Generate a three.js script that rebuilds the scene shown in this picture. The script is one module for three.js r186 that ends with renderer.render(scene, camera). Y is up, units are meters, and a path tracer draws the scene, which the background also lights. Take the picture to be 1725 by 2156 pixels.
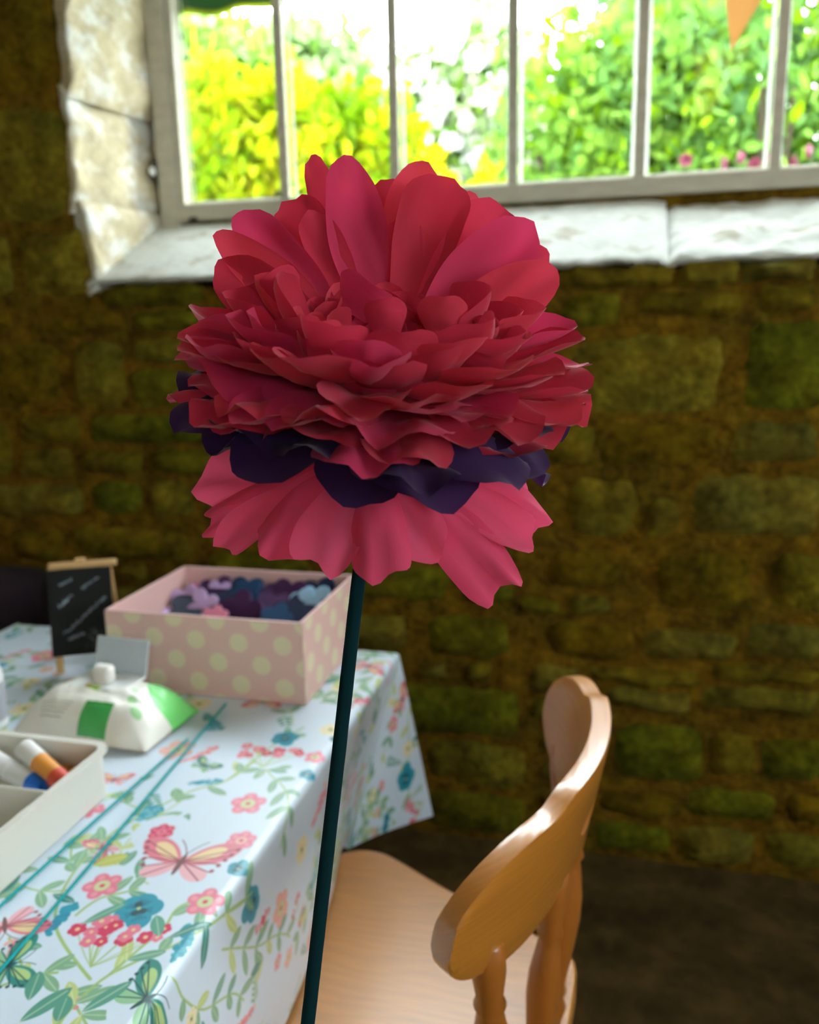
import * as THREE from 'three';
import { mergeGeometries, toCreasedNormals } from 'three/addons/utils/BufferGeometryUtils.js';
import { RoundedBoxGeometry } from 'three/addons/geometries/RoundedBoxGeometry.js';
import { Brush, Evaluator, SUBTRACTION } from 'three-bvh-csg';
import { ImprovedNoise } from 'three/addons/math/ImprovedNoise.js';

// ---------------------------------------------------------------- camera, sky, exposure
const scene = new THREE.Scene();
const renderer = new THREE.WebGLRenderer({ antialias: true });
renderer.toneMapping = THREE.LinearToneMapping;
renderer.toneMappingExposure = 1.0;
renderer.shadowMap.enabled = true;
const W = 1725, H = 2156, F = 1790, D2R = Math.PI / 180;
const camera = new THREE.PerspectiveCamera(2 * Math.atan(H / 2 / F) / D2R, W / H, 0.02, 200);
camera.position.set(0, 1.35, 2.0);
camera.rotation.order = 'YXZ';
camera.rotation.set(-12.45 * D2R, 14.53 * D2R, -1.24 * D2R);
camera.focus = 0.55;
camera.userData.fStop = 5.6;
camera.updateMatrixWorld(true);
scene.background = new THREE.Color().setRGB(0.88, 0.96, 1.04);   // bright overcast sky
scene.backgroundIntensity = 19;

// ---------------------------------------------------------------- helpers
const noise = new ImprovedNoise();
const N3 = (x, y, z) => noise.noise(x, y, z);
const fbm = (x, y, z) => N3(x, y, z) + 0.5 * N3(2 * x, 2 * y, 2 * z + 7) + 0.25 * N3(4 * x, 4 * y, 4 * z + 13);
function rng(seed) { let a = seed >>> 0; return () => { a = (a + 0x6D2B79F5) | 0; let t = Math.imul(a ^ (a >>> 15), 1 | a); t = (t + Math.imul(t ^ (t >>> 7), 61 | t)) ^ t; return ((t ^ (t >>> 14)) >>> 0) / 4294967296; }; }
const V3 = (x, y, z) => new THREE.Vector3(x, y, z);
const lerp = (a, b, t) => a + (b - a) * t, clamp = (v, a, b) => Math.max(a, Math.min(b, v));
const smooth = (a, b, v) => { const t = clamp((v - a) / (b - a), 0, 1); return t * t * (3 - 2 * t); };
const C = camera.position.clone();
function ray(px, py) { return V3((px - W / 2) / F, (H / 2 - py) / F, -1).applyQuaternion(camera.quaternion); }
const onY = (px, py, y) => { const d = ray(px, py); return C.clone().addScaledVector(d, (y - C.y) / d.y); };
const onZ = (px, py, z) => { const d = ray(px, py); return C.clone().addScaledVector(d, (z - C.z) / d.z); };
const atDepth = (px, py, k) => C.clone().addScaledVector(ray(px, py), k);
const taken = {};
function numbered(n) { if (!(n in taken)) { taken[n] = 0; return n; } taken[n]++; return n + '_' + String(taken[n]).padStart(3, '0'); }
function part(name, geo, mat, parent) { const m = new THREE.Mesh(geo, mat); m.name = name; m.castShadow = m.receiveShadow = true; parent.add(m); return m; }
function tag(o, label, category, group, kind) { if (label) o.userData.label = label; if (category) o.userData.category = category; if (group) o.userData.group = group; if (kind) o.userData.kind = kind; return o; }
function thing(name, label, category, pos, turn = 0, group) { const o = new THREE.Group(); o.name = numbered(name); scene.add(o); if (pos) o.position.copy(pos); o.rotation.y = turn; return tag(o, label, category, group); }
function solo(name, geo, mat, label, category, group) { const m = part(numbered(name), geo, mat, scene); return tag(m, label, category, group); }
function structure(name, label, category) { const o = new THREE.Group(); o.name = name; scene.add(o); return tag(o, label, category, null, 'structure'); }
function box(x0, x1, y0, y1, z0, z1) { const g = new THREE.BoxGeometry(x1 - x0, y1 - y0, z1 - z0); g.translate((x0 + x1) / 2, (y0 + y1) / 2, (z0 + z1) / 2); return g; }
function rbox(w, h, d, r, seg = 3) { return new RoundedBoxGeometry(w, h, d, seg, r); }
function grid(nu, nv, f) {            // f(u, v) -> [x, y, z, s, t]
  const p = [], uv = [], ix = [];
  for (let j = 0; j <= nv; j++) for (let i = 0; i <= nu; i++) { const q = f(i / nu, j / nv); p.push(q[0], q[1], q[2]); uv.push(q[3] ?? i / nu, q[4] ?? j / nv); }
  for (let j = 0; j < nv; j++) for (let i = 0; i < nu; i++) { const a = j * (nu + 1) + i, b = a + 1, c = a + nu + 1, d = c + 1; ix.push(a, b, d, a, d, c); }
  const g = new THREE.BufferGeometry(); g.setAttribute('position', new THREE.Float32BufferAttribute(p, 3)); g.setAttribute('uv', new THREE.Float32BufferAttribute(uv, 2)); g.setIndex(ix); g.computeVertexNormals(); return g;
}
function uvMetres(g, k = 1) {         // box-projected uv in metres
  const h = g.index ? g.toNonIndexed() : g; if (!g.index) h.computeVertexNormals();
  const p = h.attributes.position, n = h.attributes.normal, uv = new Float32Array(p.count * 2);
  for (let i = 0; i < p.count; i++) { const ax = Math.abs(n.getX(i)), ay = Math.abs(n.getY(i)), az = Math.abs(n.getZ(i)); let s, t; if (az >= ax && az >= ay) { s = p.getX(i); t = p.getY(i); } else if (ay >= ax) { s = p.getX(i); t = p.getZ(i); } else { s = p.getZ(i); t = p.getY(i); } uv[2 * i] = s * k; uv[2 * i + 1] = t * k; }
  h.setAttribute('uv', new THREE.BufferAttribute(uv, 2)); return h;
}
function tube(pts, r, seg = 24, rad = 8) { return new THREE.TubeGeometry(new THREE.CatmullRomCurve3(pts), seg, r, rad, false); }
function texture(n, f, srgb = true) {  // f(u, v) -> [r, g, b] 0..255, tileable use is up to f
  const d = new Uint8Array(n * n * 4);
  for (let j = 0; j < n; j++) for (let i = 0; i < n; i++) { const c = f(i / n, j / n), k = 4 * (j * n + i); d[k] = clamp(c[0], 0, 255); d[k + 1] = clamp(c[1], 0, 255); d[k + 2] = clamp(c[2], 0, 255); d[k + 3] = 255; }
  const t = new THREE.DataTexture(d, n, n, THREE.RGBAFormat); t.wrapS = t.wrapT = THREE.MirroredRepeatWrapping; t.magFilter = THREE.LinearFilter; t.minFilter = THREE.LinearMipmapLinearFilter; t.generateMipmaps = true; if (srgb) t.colorSpace = THREE.SRGBColorSpace; t.needsUpdate = true; return t;
}
const std = (o) => new THREE.MeshStandardMaterial({ side: THREE.DoubleSide, ...o });
const phys = (o) => new THREE.MeshPhysicalMaterial({ side: THREE.DoubleSide, ...o });
const rgb = (r, g, b) => new THREE.Color().setRGB(r, g, b);

// ---------------------------------------------------------------- textures and materials
const stoneTex = texture(512, (u, v) => { const a = fbm(u * 9, v * 9, 1), b = fbm(u * 30, v * 30, 4), c = fbm(u * 4, v * 5, 9); const k = 165 + 42 * a + 34 * b + 18 * c; return [k + 12 * c, k + 6 * a, k - 14 * c - 8]; });
const stoneBump = texture(512, (u, v) => { const k = 128 + 70 * fbm(u * 12, v * 12, 2) + 45 * fbm(u * 40, v * 40, 5); return [k, k, k]; }, false);
const grain = (o) => phys({ specularIntensity: 0.15, map: stoneTex, bumpMap: stoneBump, bumpScale: 0.008, roughness: 0.95, ...o });
const stoneTones = [[0.34, 0.245, 0.018], [0.28, 0.245, 0.015], [0.38, 0.29, 0.03], [0.30, 0.19, 0.010], [0.235, 0.24, 0.015], [0.36, 0.28, 0.04]].map((c) => grain({ color: rgb(...c) }));
const mortarMat = grain({ color: rgb(0.33, 0.185, 0.015), bumpScale: 0.010 });
const limeTex = texture(512, (u, v) => { const a = fbm(u * 5, v * 7, 21), b = fbm(u * 22, v * 26, 23); const w = smooth(-0.25, 0.5, a + 0.35 * b); return [lerp(214, 235, w) + 10 * b, lerp(200, 233, w) + 10 * b, lerp(168, 226, w) + 10 * b]; });
const limeMat = grain({ map: limeTex, color: rgb(0.88, 0.88, 0.85), bumpScale: 0.006 });
const sillTex = texture(512, (u, v) => { const a = fbm(u * 6, v * 9, 31), b = fbm(u * 24, v * 30, 33); const w = smooth(-0.8, -0.2, a + 0.4 * b); return [lerp(196, 230, w) + 8 * b, lerp(190, 231, w) + 8 * b, lerp(174, 226, w) + 8 * b]; });
const sillMat = grain({ map: sillTex, color: rgb(0.76, 0.77, 0.75), bumpScale: 0.003 });
const paintTex = texture(256, (u, v) => { const b = fbm(u * 14, v * 40, 41), a = fbm(u * 5, v * 5, 43); const k = 214 + 14 * b + 10 * a; return [k, k - 4, k - 16]; });
const paintMat = std({ map: paintTex, color: rgb(0.74, 0.71, 0.64), roughness: 0.55 });
const puttyMat = std({ color: rgb(0.8, 0.82, 0.8), roughness: 0.7 });
const glassMat = phys({ color: rgb(0.97, 0.99, 0.97), transmission: 1, thickness: 0, roughness: 0.0, ior: 1.45 });
const plasterMat = std({ color: rgb(0.50, 0.40, 0.22), roughness: 0.95 });
const ceilMat = std({ color: rgb(0.55, 0.47, 0.33), roughness: 0.95 });
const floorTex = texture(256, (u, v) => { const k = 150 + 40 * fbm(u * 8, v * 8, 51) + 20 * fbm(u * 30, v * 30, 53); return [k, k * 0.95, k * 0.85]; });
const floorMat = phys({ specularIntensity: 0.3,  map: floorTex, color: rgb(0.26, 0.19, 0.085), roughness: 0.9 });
const ironMat = std({ color: rgb(0.03, 0.028, 0.02), roughness: 0.6 });

// ---------------------------------------------------------------- the room
const OX0 = -1.375, OX1 = 1.55, OY0 = 1.478, OY1 = 2.75, RX = 2.9, LX = -2.7, RZ = 4.6, RY = 3.1, ZW = -0.3;
const wall = structure('wall_back', 'rough rubble stone wall with brown mortar below and beside the window', 'wall');
[[LX, RX, -0.1, OY0 - 0.03, -0.55, -0.012], [LX, OX0 - 0.03, OY0 - 0.03, RY, -0.55, -0.012], [OX1 + 0.03, RX, OY0 - 0.03, RY, -0.55, -0.012], [OX0 - 0.03, OX1 + 0.03, OY1, RY, -0.55, -0.012], [OX0 - 0.03, OX1 + 0.03, OY0 - 0.03, 1.655, -0.55, ZW - 0.02]].forEach((b) => part('mortar_bed', uvMetres(box(...b), 2), mortarMat, wall));
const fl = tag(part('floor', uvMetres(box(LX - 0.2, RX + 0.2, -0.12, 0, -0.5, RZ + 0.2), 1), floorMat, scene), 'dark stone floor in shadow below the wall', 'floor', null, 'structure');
tag(part('ceiling', box(LX - 0.2, RX + 0.2, RY, RY + 0.2, -0.55, RZ + 0.2), ceilMat, scene), 'plain plaster ceiling', 'ceiling', null, 'structure');
tag(part('wall_left', box(LX - 0.2, LX, -0.1, RY, -0.55, RZ + 0.2), plasterMat, scene), 'plain plastered side wall to the left', 'wall', null, 'structure');
const openWall = (name, label, axis, at, a0, a1, w) => {    // a wall with one window opening w = [a, b, y0, y1]
  const o = structure(name, label, 'wall');
  const bx = (p, q, y0, y1) => axis === 'x' ? box(at, at + 0.3, y0, y1, p, q) : box(p, q, y0, y1, at, at + 0.3);
  [[a0, a1, -0.1, w[2]], [a0, a1, w[3], RY], [a0, w[0], w[2], w[3]], [w[1], a1, w[2], w[3]]].forEach((q) => part('plaster', bx(...q), plasterMat, o));
  return o;
};
openWall('wall_right', 'plain plastered side wall to the right with an added opening for fill light', 'x', RX, -0.55, RZ + 0.3, [1.7, 3.1, 1.3, 2.5]);  // opening put in to let fill daylight reach the room from the right
openWall('wall_front', 'plain plastered wall behind the viewer with an added opening for fill light', 'z', RZ, LX - 0.2, RX + 0.3, [0.7, 1.5, 1.5, 2.3]);  // opening put in behind the camera to lift the front fill

// stones of the wall: each a mesh of its own
{
  const R = rng(11), rects = [];
  const pxs = [[1180, 560, 1420, 606], [1424, 556, 1558, 600], [1563, 550, 1725, 592], [1172, 617, 1312, 690], [1338, 615, 1568, 664], [1598, 602, 1725, 652],
    [1190, 702, 1530, 880], [1562, 668, 1760, 872], [1262, 893, 1522, 986], [1536, 888, 1730, 976], [1150, 896, 1250, 985], [1196, 1008, 1344, 1136], [1362, 1050, 1432, 1138], [1456, 1000, 1740, 1132],
    [1150, 1160, 1316, 1244], [1378, 1165, 1592, 1292], [1622, 1168, 1760, 1302], [1150, 1312, 1338, 1392], [1350, 1332, 1556, 1392], [1566, 1314, 1740, 1392], [1236, 1410, 1482, 1446], [1492, 1405, 1740, 1442],
    [1274, 1456, 1460, 1502], [1470, 1452, 1740, 1506], [1290, 1526, 1484, 1652], [1498, 1540, 1592, 1644], [1604, 1556, 1740, 1652], [1258, 1668, 1430, 1724], [1442, 1664, 1642, 1732], [1652, 1680, 1760, 1742], [1250, 1738, 1420, 1800], [1430, 1748, 1600, 1826], [1610, 1758, 1760, 1838],
    [-60, 490, 22, 628], [34, 486, 176, 628], [206, 600, 432, 642], [272, 650, 434, 697], [86, 660, 264, 706], [-60, 716, 126, 860], [148, 716, 262, 862], [270, 712, 392, 764], [268, 774, 396, 862], [32, 872, 170, 934], [180, 872, 426, 936], [-80, 880, 22, 1004], [34, 946, 152, 1008], [164, 950, 300, 1002], [312, 946, 446, 1000],
    [-60, 1020, 176, 1088], [186, 1012, 300, 1084], [310, 1010, 404, 1092], [16, 1116, 132, 1182], [150, 1112, 404, 1182], [-60, 218, 140, 474], [-80, -40, 108, 206]];
  for (const [a, b, c, d] of pxs) { const p = onZ(a, (b + d) / 2, 0), q = onZ(c, (b + d) / 2, 0), s = onZ((a + c) / 2, b, 0), t = onZ((a + c) / 2, d, 0); rects.push([p.x, q.x, t.y, s.y]); }
  const hit = (r) => (r[1] > OX0 - 0.02 && r[0] < OX1 + 0.02 && r[3] > OY0 - 0.012) || rects.some((o) => r[0] < o[1] + 0.012 && r[1] > o[0] - 0.012 && r[2] < o[3] + 0.01 && r[3] > o[2] - 0.01);
  for (const [hh, wmin, wmax] of [[0.13, 0.2, 0.38], [0.085, 0.12, 0.24], [0.05, 0.07, 0.15]]) {
    for (let y = 0.012; y < 2.7; y += hh * 0.55) for (let x = -2.35; x < 1.75;) { const w = lerp(wmin, wmax, R()), h = hh * lerp(0.8, 1.1, R()), r = [x, x + w, y, y + h]; if (!hit(r) && r[1] < 1.9) { rects.push(r); x += w + 0.015; } else x += 0.03; }
  }
  rects.sort((a, b) => (b[1] - b[0]) * (b[3] - b[2]) - (a[1] - a[0]) * (a[3] - a[2]));
  console.log('stones', rects.length);
  rects.slice(0, 300).forEach((r, n) => {
    const cx = (r[0] + r[1]) / 2, cy = (r[2] + r[3]) / 2, hw = (r[1] - r[0]) / 2 + 0.004, hh = (r[3] - r[2]) / 2 + 0.004, s = n * 3.7, out = 0.004 + 0.012 * R(), tilt = (R() - 0.5) * 0.1, u0 = R() * Math.max(0, 0.97 - 3.4 * hw), v0 = R() * Math.max(0, 0.97 - 3.4 * hh);
    const nu = clamp(Math.round(hw / 0.018), 5, 14), nv = clamp(Math.round(hh / 0.016), 4, 10);
    const g = grid(nu, nv, (u, v) => {
      let a = 2 * u - 1, b = 2 * v - 1; const e = Math.max(Math.abs(a), Math.abs(b));
      const rr = Math.pow(Math.pow(Math.abs(a), 7) + Math.pow(Math.abs(b), 7), 1 / 7) || 1, k = e / rr;
      const ax = a * k * hw, by = b * k * hh, j = 0.017 * e;
      const x = ax + j * N3(ax * 22 + s, by * 22, 1) + tilt * by * 0.3, y = by + j * N3(ax * 22 + s, by * 22, 8) + tilt * ax * 0.35;
      const z = (out + 0.018 * fbm(ax * 11 + s, by * 13, 3) + 0.006 * N3(ax * 45, by * 45, s)) * (1 - Math.pow(e, 8)) - 0.022 * Math.pow(e, 9);
      return [cx + x, cy + y, z, u0 + (x + hw) * 1.6 + 0.015, v0 + (y + hh) * 1.6 + 0.015];
    });
    part('stone', g, stoneTones[Math.floor(R() * stoneTones.length)], wall);
  });
}
// whitewashed reveal on the left: stones stacked beside the window
{
  const edges = [[1.44, 1.675, -1.362, 0.030], [1.645, 1.95, -1.388, 0.022], [1.92, 2.36, -1.366, 0.034], [2.32, 2.78, -1.37, 0.03]];
  edges.forEach(([y0, y1, xf, bul], k) => {
    const g = grid(22, 26, (u, v) => {
      const y = lerp(y0, y1, v), e = Math.abs(2 * v - 1), q = 1 - Math.pow(e, 4);
      const arc = u < 0.16 ? 1 : 0, z = u < 0.16 ? -0.03 : lerp(0.006, ZW - 0.06, (u - 0.16) / 0.84);
      const bump = (0.016 * fbm(z * 9 + k, y * 8, 4 + k) + 0.009 * fbm(z * 30, y * 26, k)) * (0.4 + 0.6 * q) + bul * q * 0.5 - 0.006 * Math.pow(e, 8);
      const back = (-0.006 - z) * 0.12;
      const x = xf + back + bump + 0.012 * N3(y * 9, 3, k) - (arc ? 0.05 * (0.16 - u) / 0.16 + 0.008 : 0);
      return [x, y, z + (arc ? 0.02 * u / 0.16 : 0.006 * N3(y * 20, z * 20, 9)), z * 1.7, y * 1.7];
    });
    part('reveal_stone', g, limeMat, wall);
  });
}
// sloping whitewashed sill, in slabs
{
  const zb = ZW - 0.005, slabs = [[-1.368, 0.075, 0, 0.0025], [0.075, 0.50, 1, 0.010], [0.50, 1.02, 2, 0.010], [1.02, 1.58, 3, 0.009]];
  slabs.forEach(([x0, x1, k, rough]) => {
    const g = grid(Math.round((x1 - x0) / 0.022), 22, (u, v) => {
      const x = lerp(x0, x1, u), e = Math.abs(2 * u - 1), lip = v < 0.16;
      const chip = (k || x > -0.35 ? 0.016 : 0.004) * fbm(x * 16, 2, 5);
      let z, y;
      if (lip) { const t = v / 0.16; z = lerp(-0.02, 0.006, Math.sin(t * 1.57)) + chip; y = lerp(OY0 - 0.012, OY0 - 0.002, t) + chip * 0.5; }
      else { const t = (v - 0.16) / 0.84; z = lerp(0.006 + chip, zb, t); y = lerp(OY0, k ? 1.622 : 1.640, t) + chip * 0.5 * (1 - t) + rough * fbm(x * 13, z * 13, k) + rough * 0.5 * fbm(x * 40, z * 40, k); }
      y -= 0.008 * Math.pow(e, 30);
      return [x, y, z, x * 1.3, z * 1.3 + k];
    });
    part('sill_stone', g, sillMat, wall);
  });
}

// ---------------------------------------------------------------- the window
const win = structure('window_1', 'wide old white painted window of tall narrow panes in a stone reveal', 'window');
{
  const zf = ZW, top = 2.72, gx0 = -1.231, gy0 = 1.697, pitch = 0.3125;
  part('outer_frame', box(-1.41, -1.285, 1.62, top + 0.05, zf - 0.10, zf - 0.045), std({ color: rgb(0.10, 0.075, 0.03), roughness: 0.9 }), win);
  const jamb = new RoundedBoxGeometry(0.052, top - 1.63, 0.06, 2, 0.004); jamb.translate(-1.285, (top + 1.63) / 2, zf - 0.028); part('jamb', uvMetres(jamb), paintMat, win);
  part('stile', uvMetres(box(-1.262, -1.236, 1.645, top, zf - 0.055, zf - 0.006)), paintMat, win);
  const rail = new RoundedBoxGeometry(OX1 + 1.29, 0.046, 0.05, 2, 0.005); rail.translate((OX1 - 1.29) / 2, 1.672, zf - 0.026); part('bottom_rail', uvMetres(rail), paintMat, win);
  part('head_rail', uvMetres(box(-1.29, OX1, top - 0.05, top + 0.05, zf - 0.06, zf)), paintMat, win);
  const prof = () => { const s = new THREE.Shape(); s.moveTo(-0.006, 0); s.lineTo(0.006, 0); s.lineTo(0.0105, -0.012); s.lineTo(0.0125, -0.02); s.lineTo(0.0125, -0.032); s.lineTo(-0.0125, -0.032); s.lineTo(-0.0125, -0.02); s.lineTo(-0.0105, -0.012); s.closePath(); return new THREE.ExtrudeGeometry(s, { depth: top - gy0, bevelEnabled: false }); };
  const mg = uvMetres(prof().rotateX(-Math.PI / 2).scale(1, 1, 1));
  const xs = [];
  for (let k = 1; gx0 - 0.01 + k * pitch < OX1 - 0.05; k++) xs.push(gx0 - 0.012 + k * pitch);
  xs.forEach((x) => { const m = part('glazing_bar', mg, paintMat, win); m.position.set(x, gy0 - 0.002, zf - 0.036); });
  const lines = [gx0 - 0.012, ...xs, OX1];
  for (let k = 0; k + 1 < lines.length; k++) {
    const a = lines[k] + 0.012, b = lines[k + 1] - 0.012;
    const p = part('pane', box(a - 0.006, b + 0.006, gy0 - 0.005, top - 0.045, zf - 0.044, zf - 0.041), glassMat, win); p.castShadow = false;
    const w = 0.009, bead = [[a, a + w, gy0, top - 0.05], [b - w, b, gy0, top - 0.05], [a, b, gy0, gy0 + w]].map(([x0, x1, y0, y1], n) => grid(n === 2 ? 20 : 3, n === 2 ? 3 : 30, (u, v) => { const x = lerp(x0, x1, u), y = lerp(y0, y1, v); const across = n === 0 ? u : n === 1 ? 1 - u : v; const wob = 0.0035 * fbm(x * 30, y * 30, k); return [x + (n === 0 ? wob : n === 1 ? -wob : 0) * across, y + (n === 2 ? wob * across : 0), zf - 0.047 - 0.008 * (1 - across)]; }));
    part('putty', mergeGeometries(bead), puttyMat, p);
  }
  const pin = new THREE.Group(); pin.name = 'latch'; win.add(pin);
  part('latch_plate', rbox(0.012, 0.05, 0.03, 0.002).translate(-1.318, 1.79, zf - 0.01), ironMat, pin);
  part('latch_knob', new THREE.SphereGeometry(0.012, 14, 10).scale(0.8, 1.15, 0.9).translate(-1.318, 1.785, zf + 0.014), puttyMat, pin);
  part('stay_peg', rbox(0.022, 0.012, 0.012, 0.003).translate(-1.205, 1.652, zf + 0.008), ironMat, win);
  part('stay_hook', tube([V3(-0.955, 1.694, zf + 0.004), V3(-0.952, 1.708, zf + 0.008), V3(-0.945, 1.712, zf + 0.008), V3(-0.935, 1.697, zf + 0.004)], 0.003, 12, 6), ironMat, win);
}
{ // plain sashes in two added, unseen openings that bring in fill light
  const sash = (name, label, g) => { const w = structure(name, label, 'window'); g.forEach((b, k) => part(k ? 'sash_bar' : 'pane', box(...b), k ? paintMat : glassMat, w)); w.children[0].castShadow = false; };
  sash('window_2', 'added unseen window in the right hand side wall, letting in fill light', [[RX + 0.14, RX + 0.145, 1.32, 2.48, 1.72, 3.08], [RX + 0.12, RX + 0.17, 1.3, 2.5, 2.38, 2.42], [RX + 0.12, RX + 0.17, 1.3, 1.35, 1.7, 3.1], [RX + 0.12, RX + 0.17, 2.45, 2.5, 1.7, 3.1]]);
  sash('window_3', 'added unseen window in the wall behind the viewer, letting in fill light', [[0.72, 1.48, 1.52, 2.28, RZ + 0.14, RZ + 0.145], [1.08, 1.12, 1.5, 2.3, RZ + 0.12, RZ + 0.17], [0.7, 1.5, 1.5, 1.55, RZ + 0.12, RZ + 0.17], [0.7, 1.5, 2.25, 2.3, RZ + 0.12, RZ + 0.17]]);
}

// ---------------------------------------------------------------- the garden outside
tag(part('ground', grid(40, 40, (u, v) => { const x = lerp(-40, 40, u), z = lerp(-60, -0.56, v); return [x, 0.15 + 0.3 * fbm(x * 0.1, z * 0.1, 2), z]; }), std({ color: rgb(0.05, 0.09, 0.015), roughness: 1 }), scene), 'garden ground outside the window', 'ground', null, 'structure');
const leafGeo = grid(2, 3, (u, v) => { const w = Math.sin(Math.PI * (0.08 + 0.86 * v)) * 0.32; const a = (2 * u - 1); return [a * w, v, 0.12 * Math.abs(a) + 0.1 * v * v]; });
const bloomGeo = mergeGeometries([0, 1, 2, 3, 4].map((k) => grid(2, 2, (u, v) => { const a = 2 * u - 1, w = 0.28 * Math.sin(Math.PI * (0.1 + 0.85 * v)), x = a * w, y = 0.5 * v, t = k * 1.2566; return [x * Math.cos(t) - y * Math.sin(t), x * Math.sin(t) + y * Math.cos(t), 0.16 * v * v]; })));
function plant(name, label, cat, base, blobs, leaf, count, tones, seed, group, bloom) {
  const R = rng(seed), o = thing(name, label, cat, V3(base[0], base[1], base[2]), 0, group);
  const m = new THREE.InstancedMesh(leafGeo, phys({ color: 0xffffff, roughness: 0.9, specularIntensity: 0.1, transmission: 0.5, thickness: 0 }), count); m.name = 'foliage'; m.userData.kind = 'stuff'; m.castShadow = m.receiveShadow = true; o.add(m);
  const M = new THREE.Matrix4(), q = new THREE.Quaternion(), E = new THREE.Euler(), col = new THREE.Color();
  const tot = blobs.reduce((s, b) => s + b[3] * b[4], 0);
  const spot = () => { let r = R() * tot, b = blobs[0]; for (const x of blobs) { b = x; r -= x[3] * x[4]; if (r < 0) break; } const t = R() * 6.283, c = 2 * R() - 1, s = Math.sqrt(1 - c * c), lump = 1 + 0.22 * N3(3 * s * Math.cos(t) + b[0], 3 * c + b[1], 3 * s * Math.sin(t)), k = (0.62 + 0.4 * Math.pow(R(), 0.6)) * lump; return V3(b[0] + b[3] * k * s * Math.cos(t) - base[0], b[1] + b[4] * k * c - base[1], b[2] + b[5] * k * s * Math.sin(t) - base[2]); };
  for (let i = 0; i < count; i++) {
    const p = spot(), s = leaf * (0.6 + 0.8 * R()); E.set(R() * 6.28, R() * 6.28, R() * 6.28); q.setFromEuler(E); M.compose(p, q, V3(s, s, s)); m.setMatrixAt(i, M);
    const tn = tones[Math.floor(clamp(0.5 + 0.55 * N3(p.x * 2.3 + seed, p.y * 2.3, p.z * 2.3) + (R() - 0.5) * 0.7, 0, 0.999) * tones.length)], j = 0.8 + 0.4 * R(); col.setRGB(tn[0] * j, tn[1] * j, tn[2] * j); m.setColorAt(i, col);
  }
  const stems = [];
  blobs.forEach((b) => { for (let k = 0; k < 3; k++) { const a = V3((b[0] - base[0]) * 0.4 + (R() - 0.5) * 0.15, 0, (b[2] - base[2]) * 0.4 + (R() - 0.5) * 0.15), e = V3(b[0] - base[0] + (R() - 0.5) * b[3], b[1] - base[1] + 0.3 * b[4], b[2] - base[2] + (R() - 0.5) * b[5]); stems.push(tube([a, a.clone().lerp(e, 0.5).add(V3((R() - 0.5) * 0.1, 0.1, 0)), e], 0.018 + 0.006 * b[3], 8, 5)); } });
  part('stems', mergeGeometries(stems), std({ color: rgb(0.07, 0.05, 0.03), roughness: 1 }), o);
  if (bloom) {
    const f = new THREE.InstancedMesh(bloomGeo, phys({ color: 0xffffff, roughness: 0.9, transmission: 0.3, thickness: 0 }), bloom.count); f.name = 'blossom'; f.userData.kind = 'stuff'; f.castShadow = f.receiveShadow = true; o.add(f);
    for (let i = 0; i < bloom.count; i++) { const p = spot().multiplyScalar(1); const s = bloom.size * (0.6 + 0.8 * R()); E.set((R() - 0.5) * 1.2, (R() - 0.5) * 1.2, R() * 6.28); q.setFromEuler(E); p.z += 0.08; M.compose(p, q, V3(s, s, s)); f.setMatrixAt(i, M); const tn = bloom.tones[Math.floor(R() * bloom.tones.length)]; col.setRGB(...tn); f.setColorAt(i, col); }
  }
  return o;
}
const Y1 = [0.34, 0.40, 0.003], Y2 = [0.19, 0.34, 0.002], Y3 = [0.46, 0.44, 0.006], G1 = [0.17, 0.33, 0.05], G2 = [0.125, 0.27, 0.06], G3 = [0.23, 0.39, 0.05], G4 = [0.095, 0.21, 0.07], P1 = [0.30, 0.40, 0.18];
plant('golden_shrub', 'tall golden yellow leaved shrub outside the left panes', 'shrub', [-2.75, 0.2, -4.4], [[-3.2, 2.05, -4.4, 0.72, 1.3, 0.55], [-2.62, 2.0, -4.5, 0.5, 1.25, 0.5], [-3.9, 1.8, -4.5, 0.6, 1.4, 0.5], [-2.15, 1.85, -4.3, 0.42, 1.15, 0.4], [-1.8, 1.9, -4.4, 0.38, 1.15, 0.4]], 0.12, 11000, [Y2, Y2, Y1, Y1, Y3], 5);
plant('golden_shrub', 'low golden shrub with rounded heads below the pale blossom bush', 'shrub', [-1.05, 0.2, -4.1], [[-1.35, 1.6, -4.1, 0.34, 0.85, 0.3], [-0.95, 1.55, -4.0, 0.26, 0.82, 0.3]], 0.10, 1900, [Y2, Y1, Y3, Y3], 6);
plant('blossom_bush', 'loose green bush covered in white and pale pink blossom', 'bush', [-1.4, 0.2, -6.3], [[-2.0, 2.6, -6.3, 0.5, 1.3, 0.6], [-1.35, 2.7, -6.4, 0.6, 1.5, 0.6], [-1.1, 2.2, -6.0, 0.4, 1.2, 0.5]], 0.14, 4600, [G1, G3, P1, P1], 7, null, { count: 520, size: 0.2, tones: [[0.6, 0.58, 0.56], [0.5, 0.42, 0.42], [0.62, 0.62, 0.6]] });
plant('green_bush', 'dense fresh green bush outside the middle pane', 'bush', [-0.3, 0.2, -4.6], [[-0.45, 2.1, -4.6, 0.62, 1.35, 0.5], [0.1, 2.0, -4.5, 0.5, 1.2, 0.5], [-0.05, 2.7, -5.0, 0.6, 0.9, 0.5]], 0.10, 6200, [G2, G1, G3, G3, Y2], 8);
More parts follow.
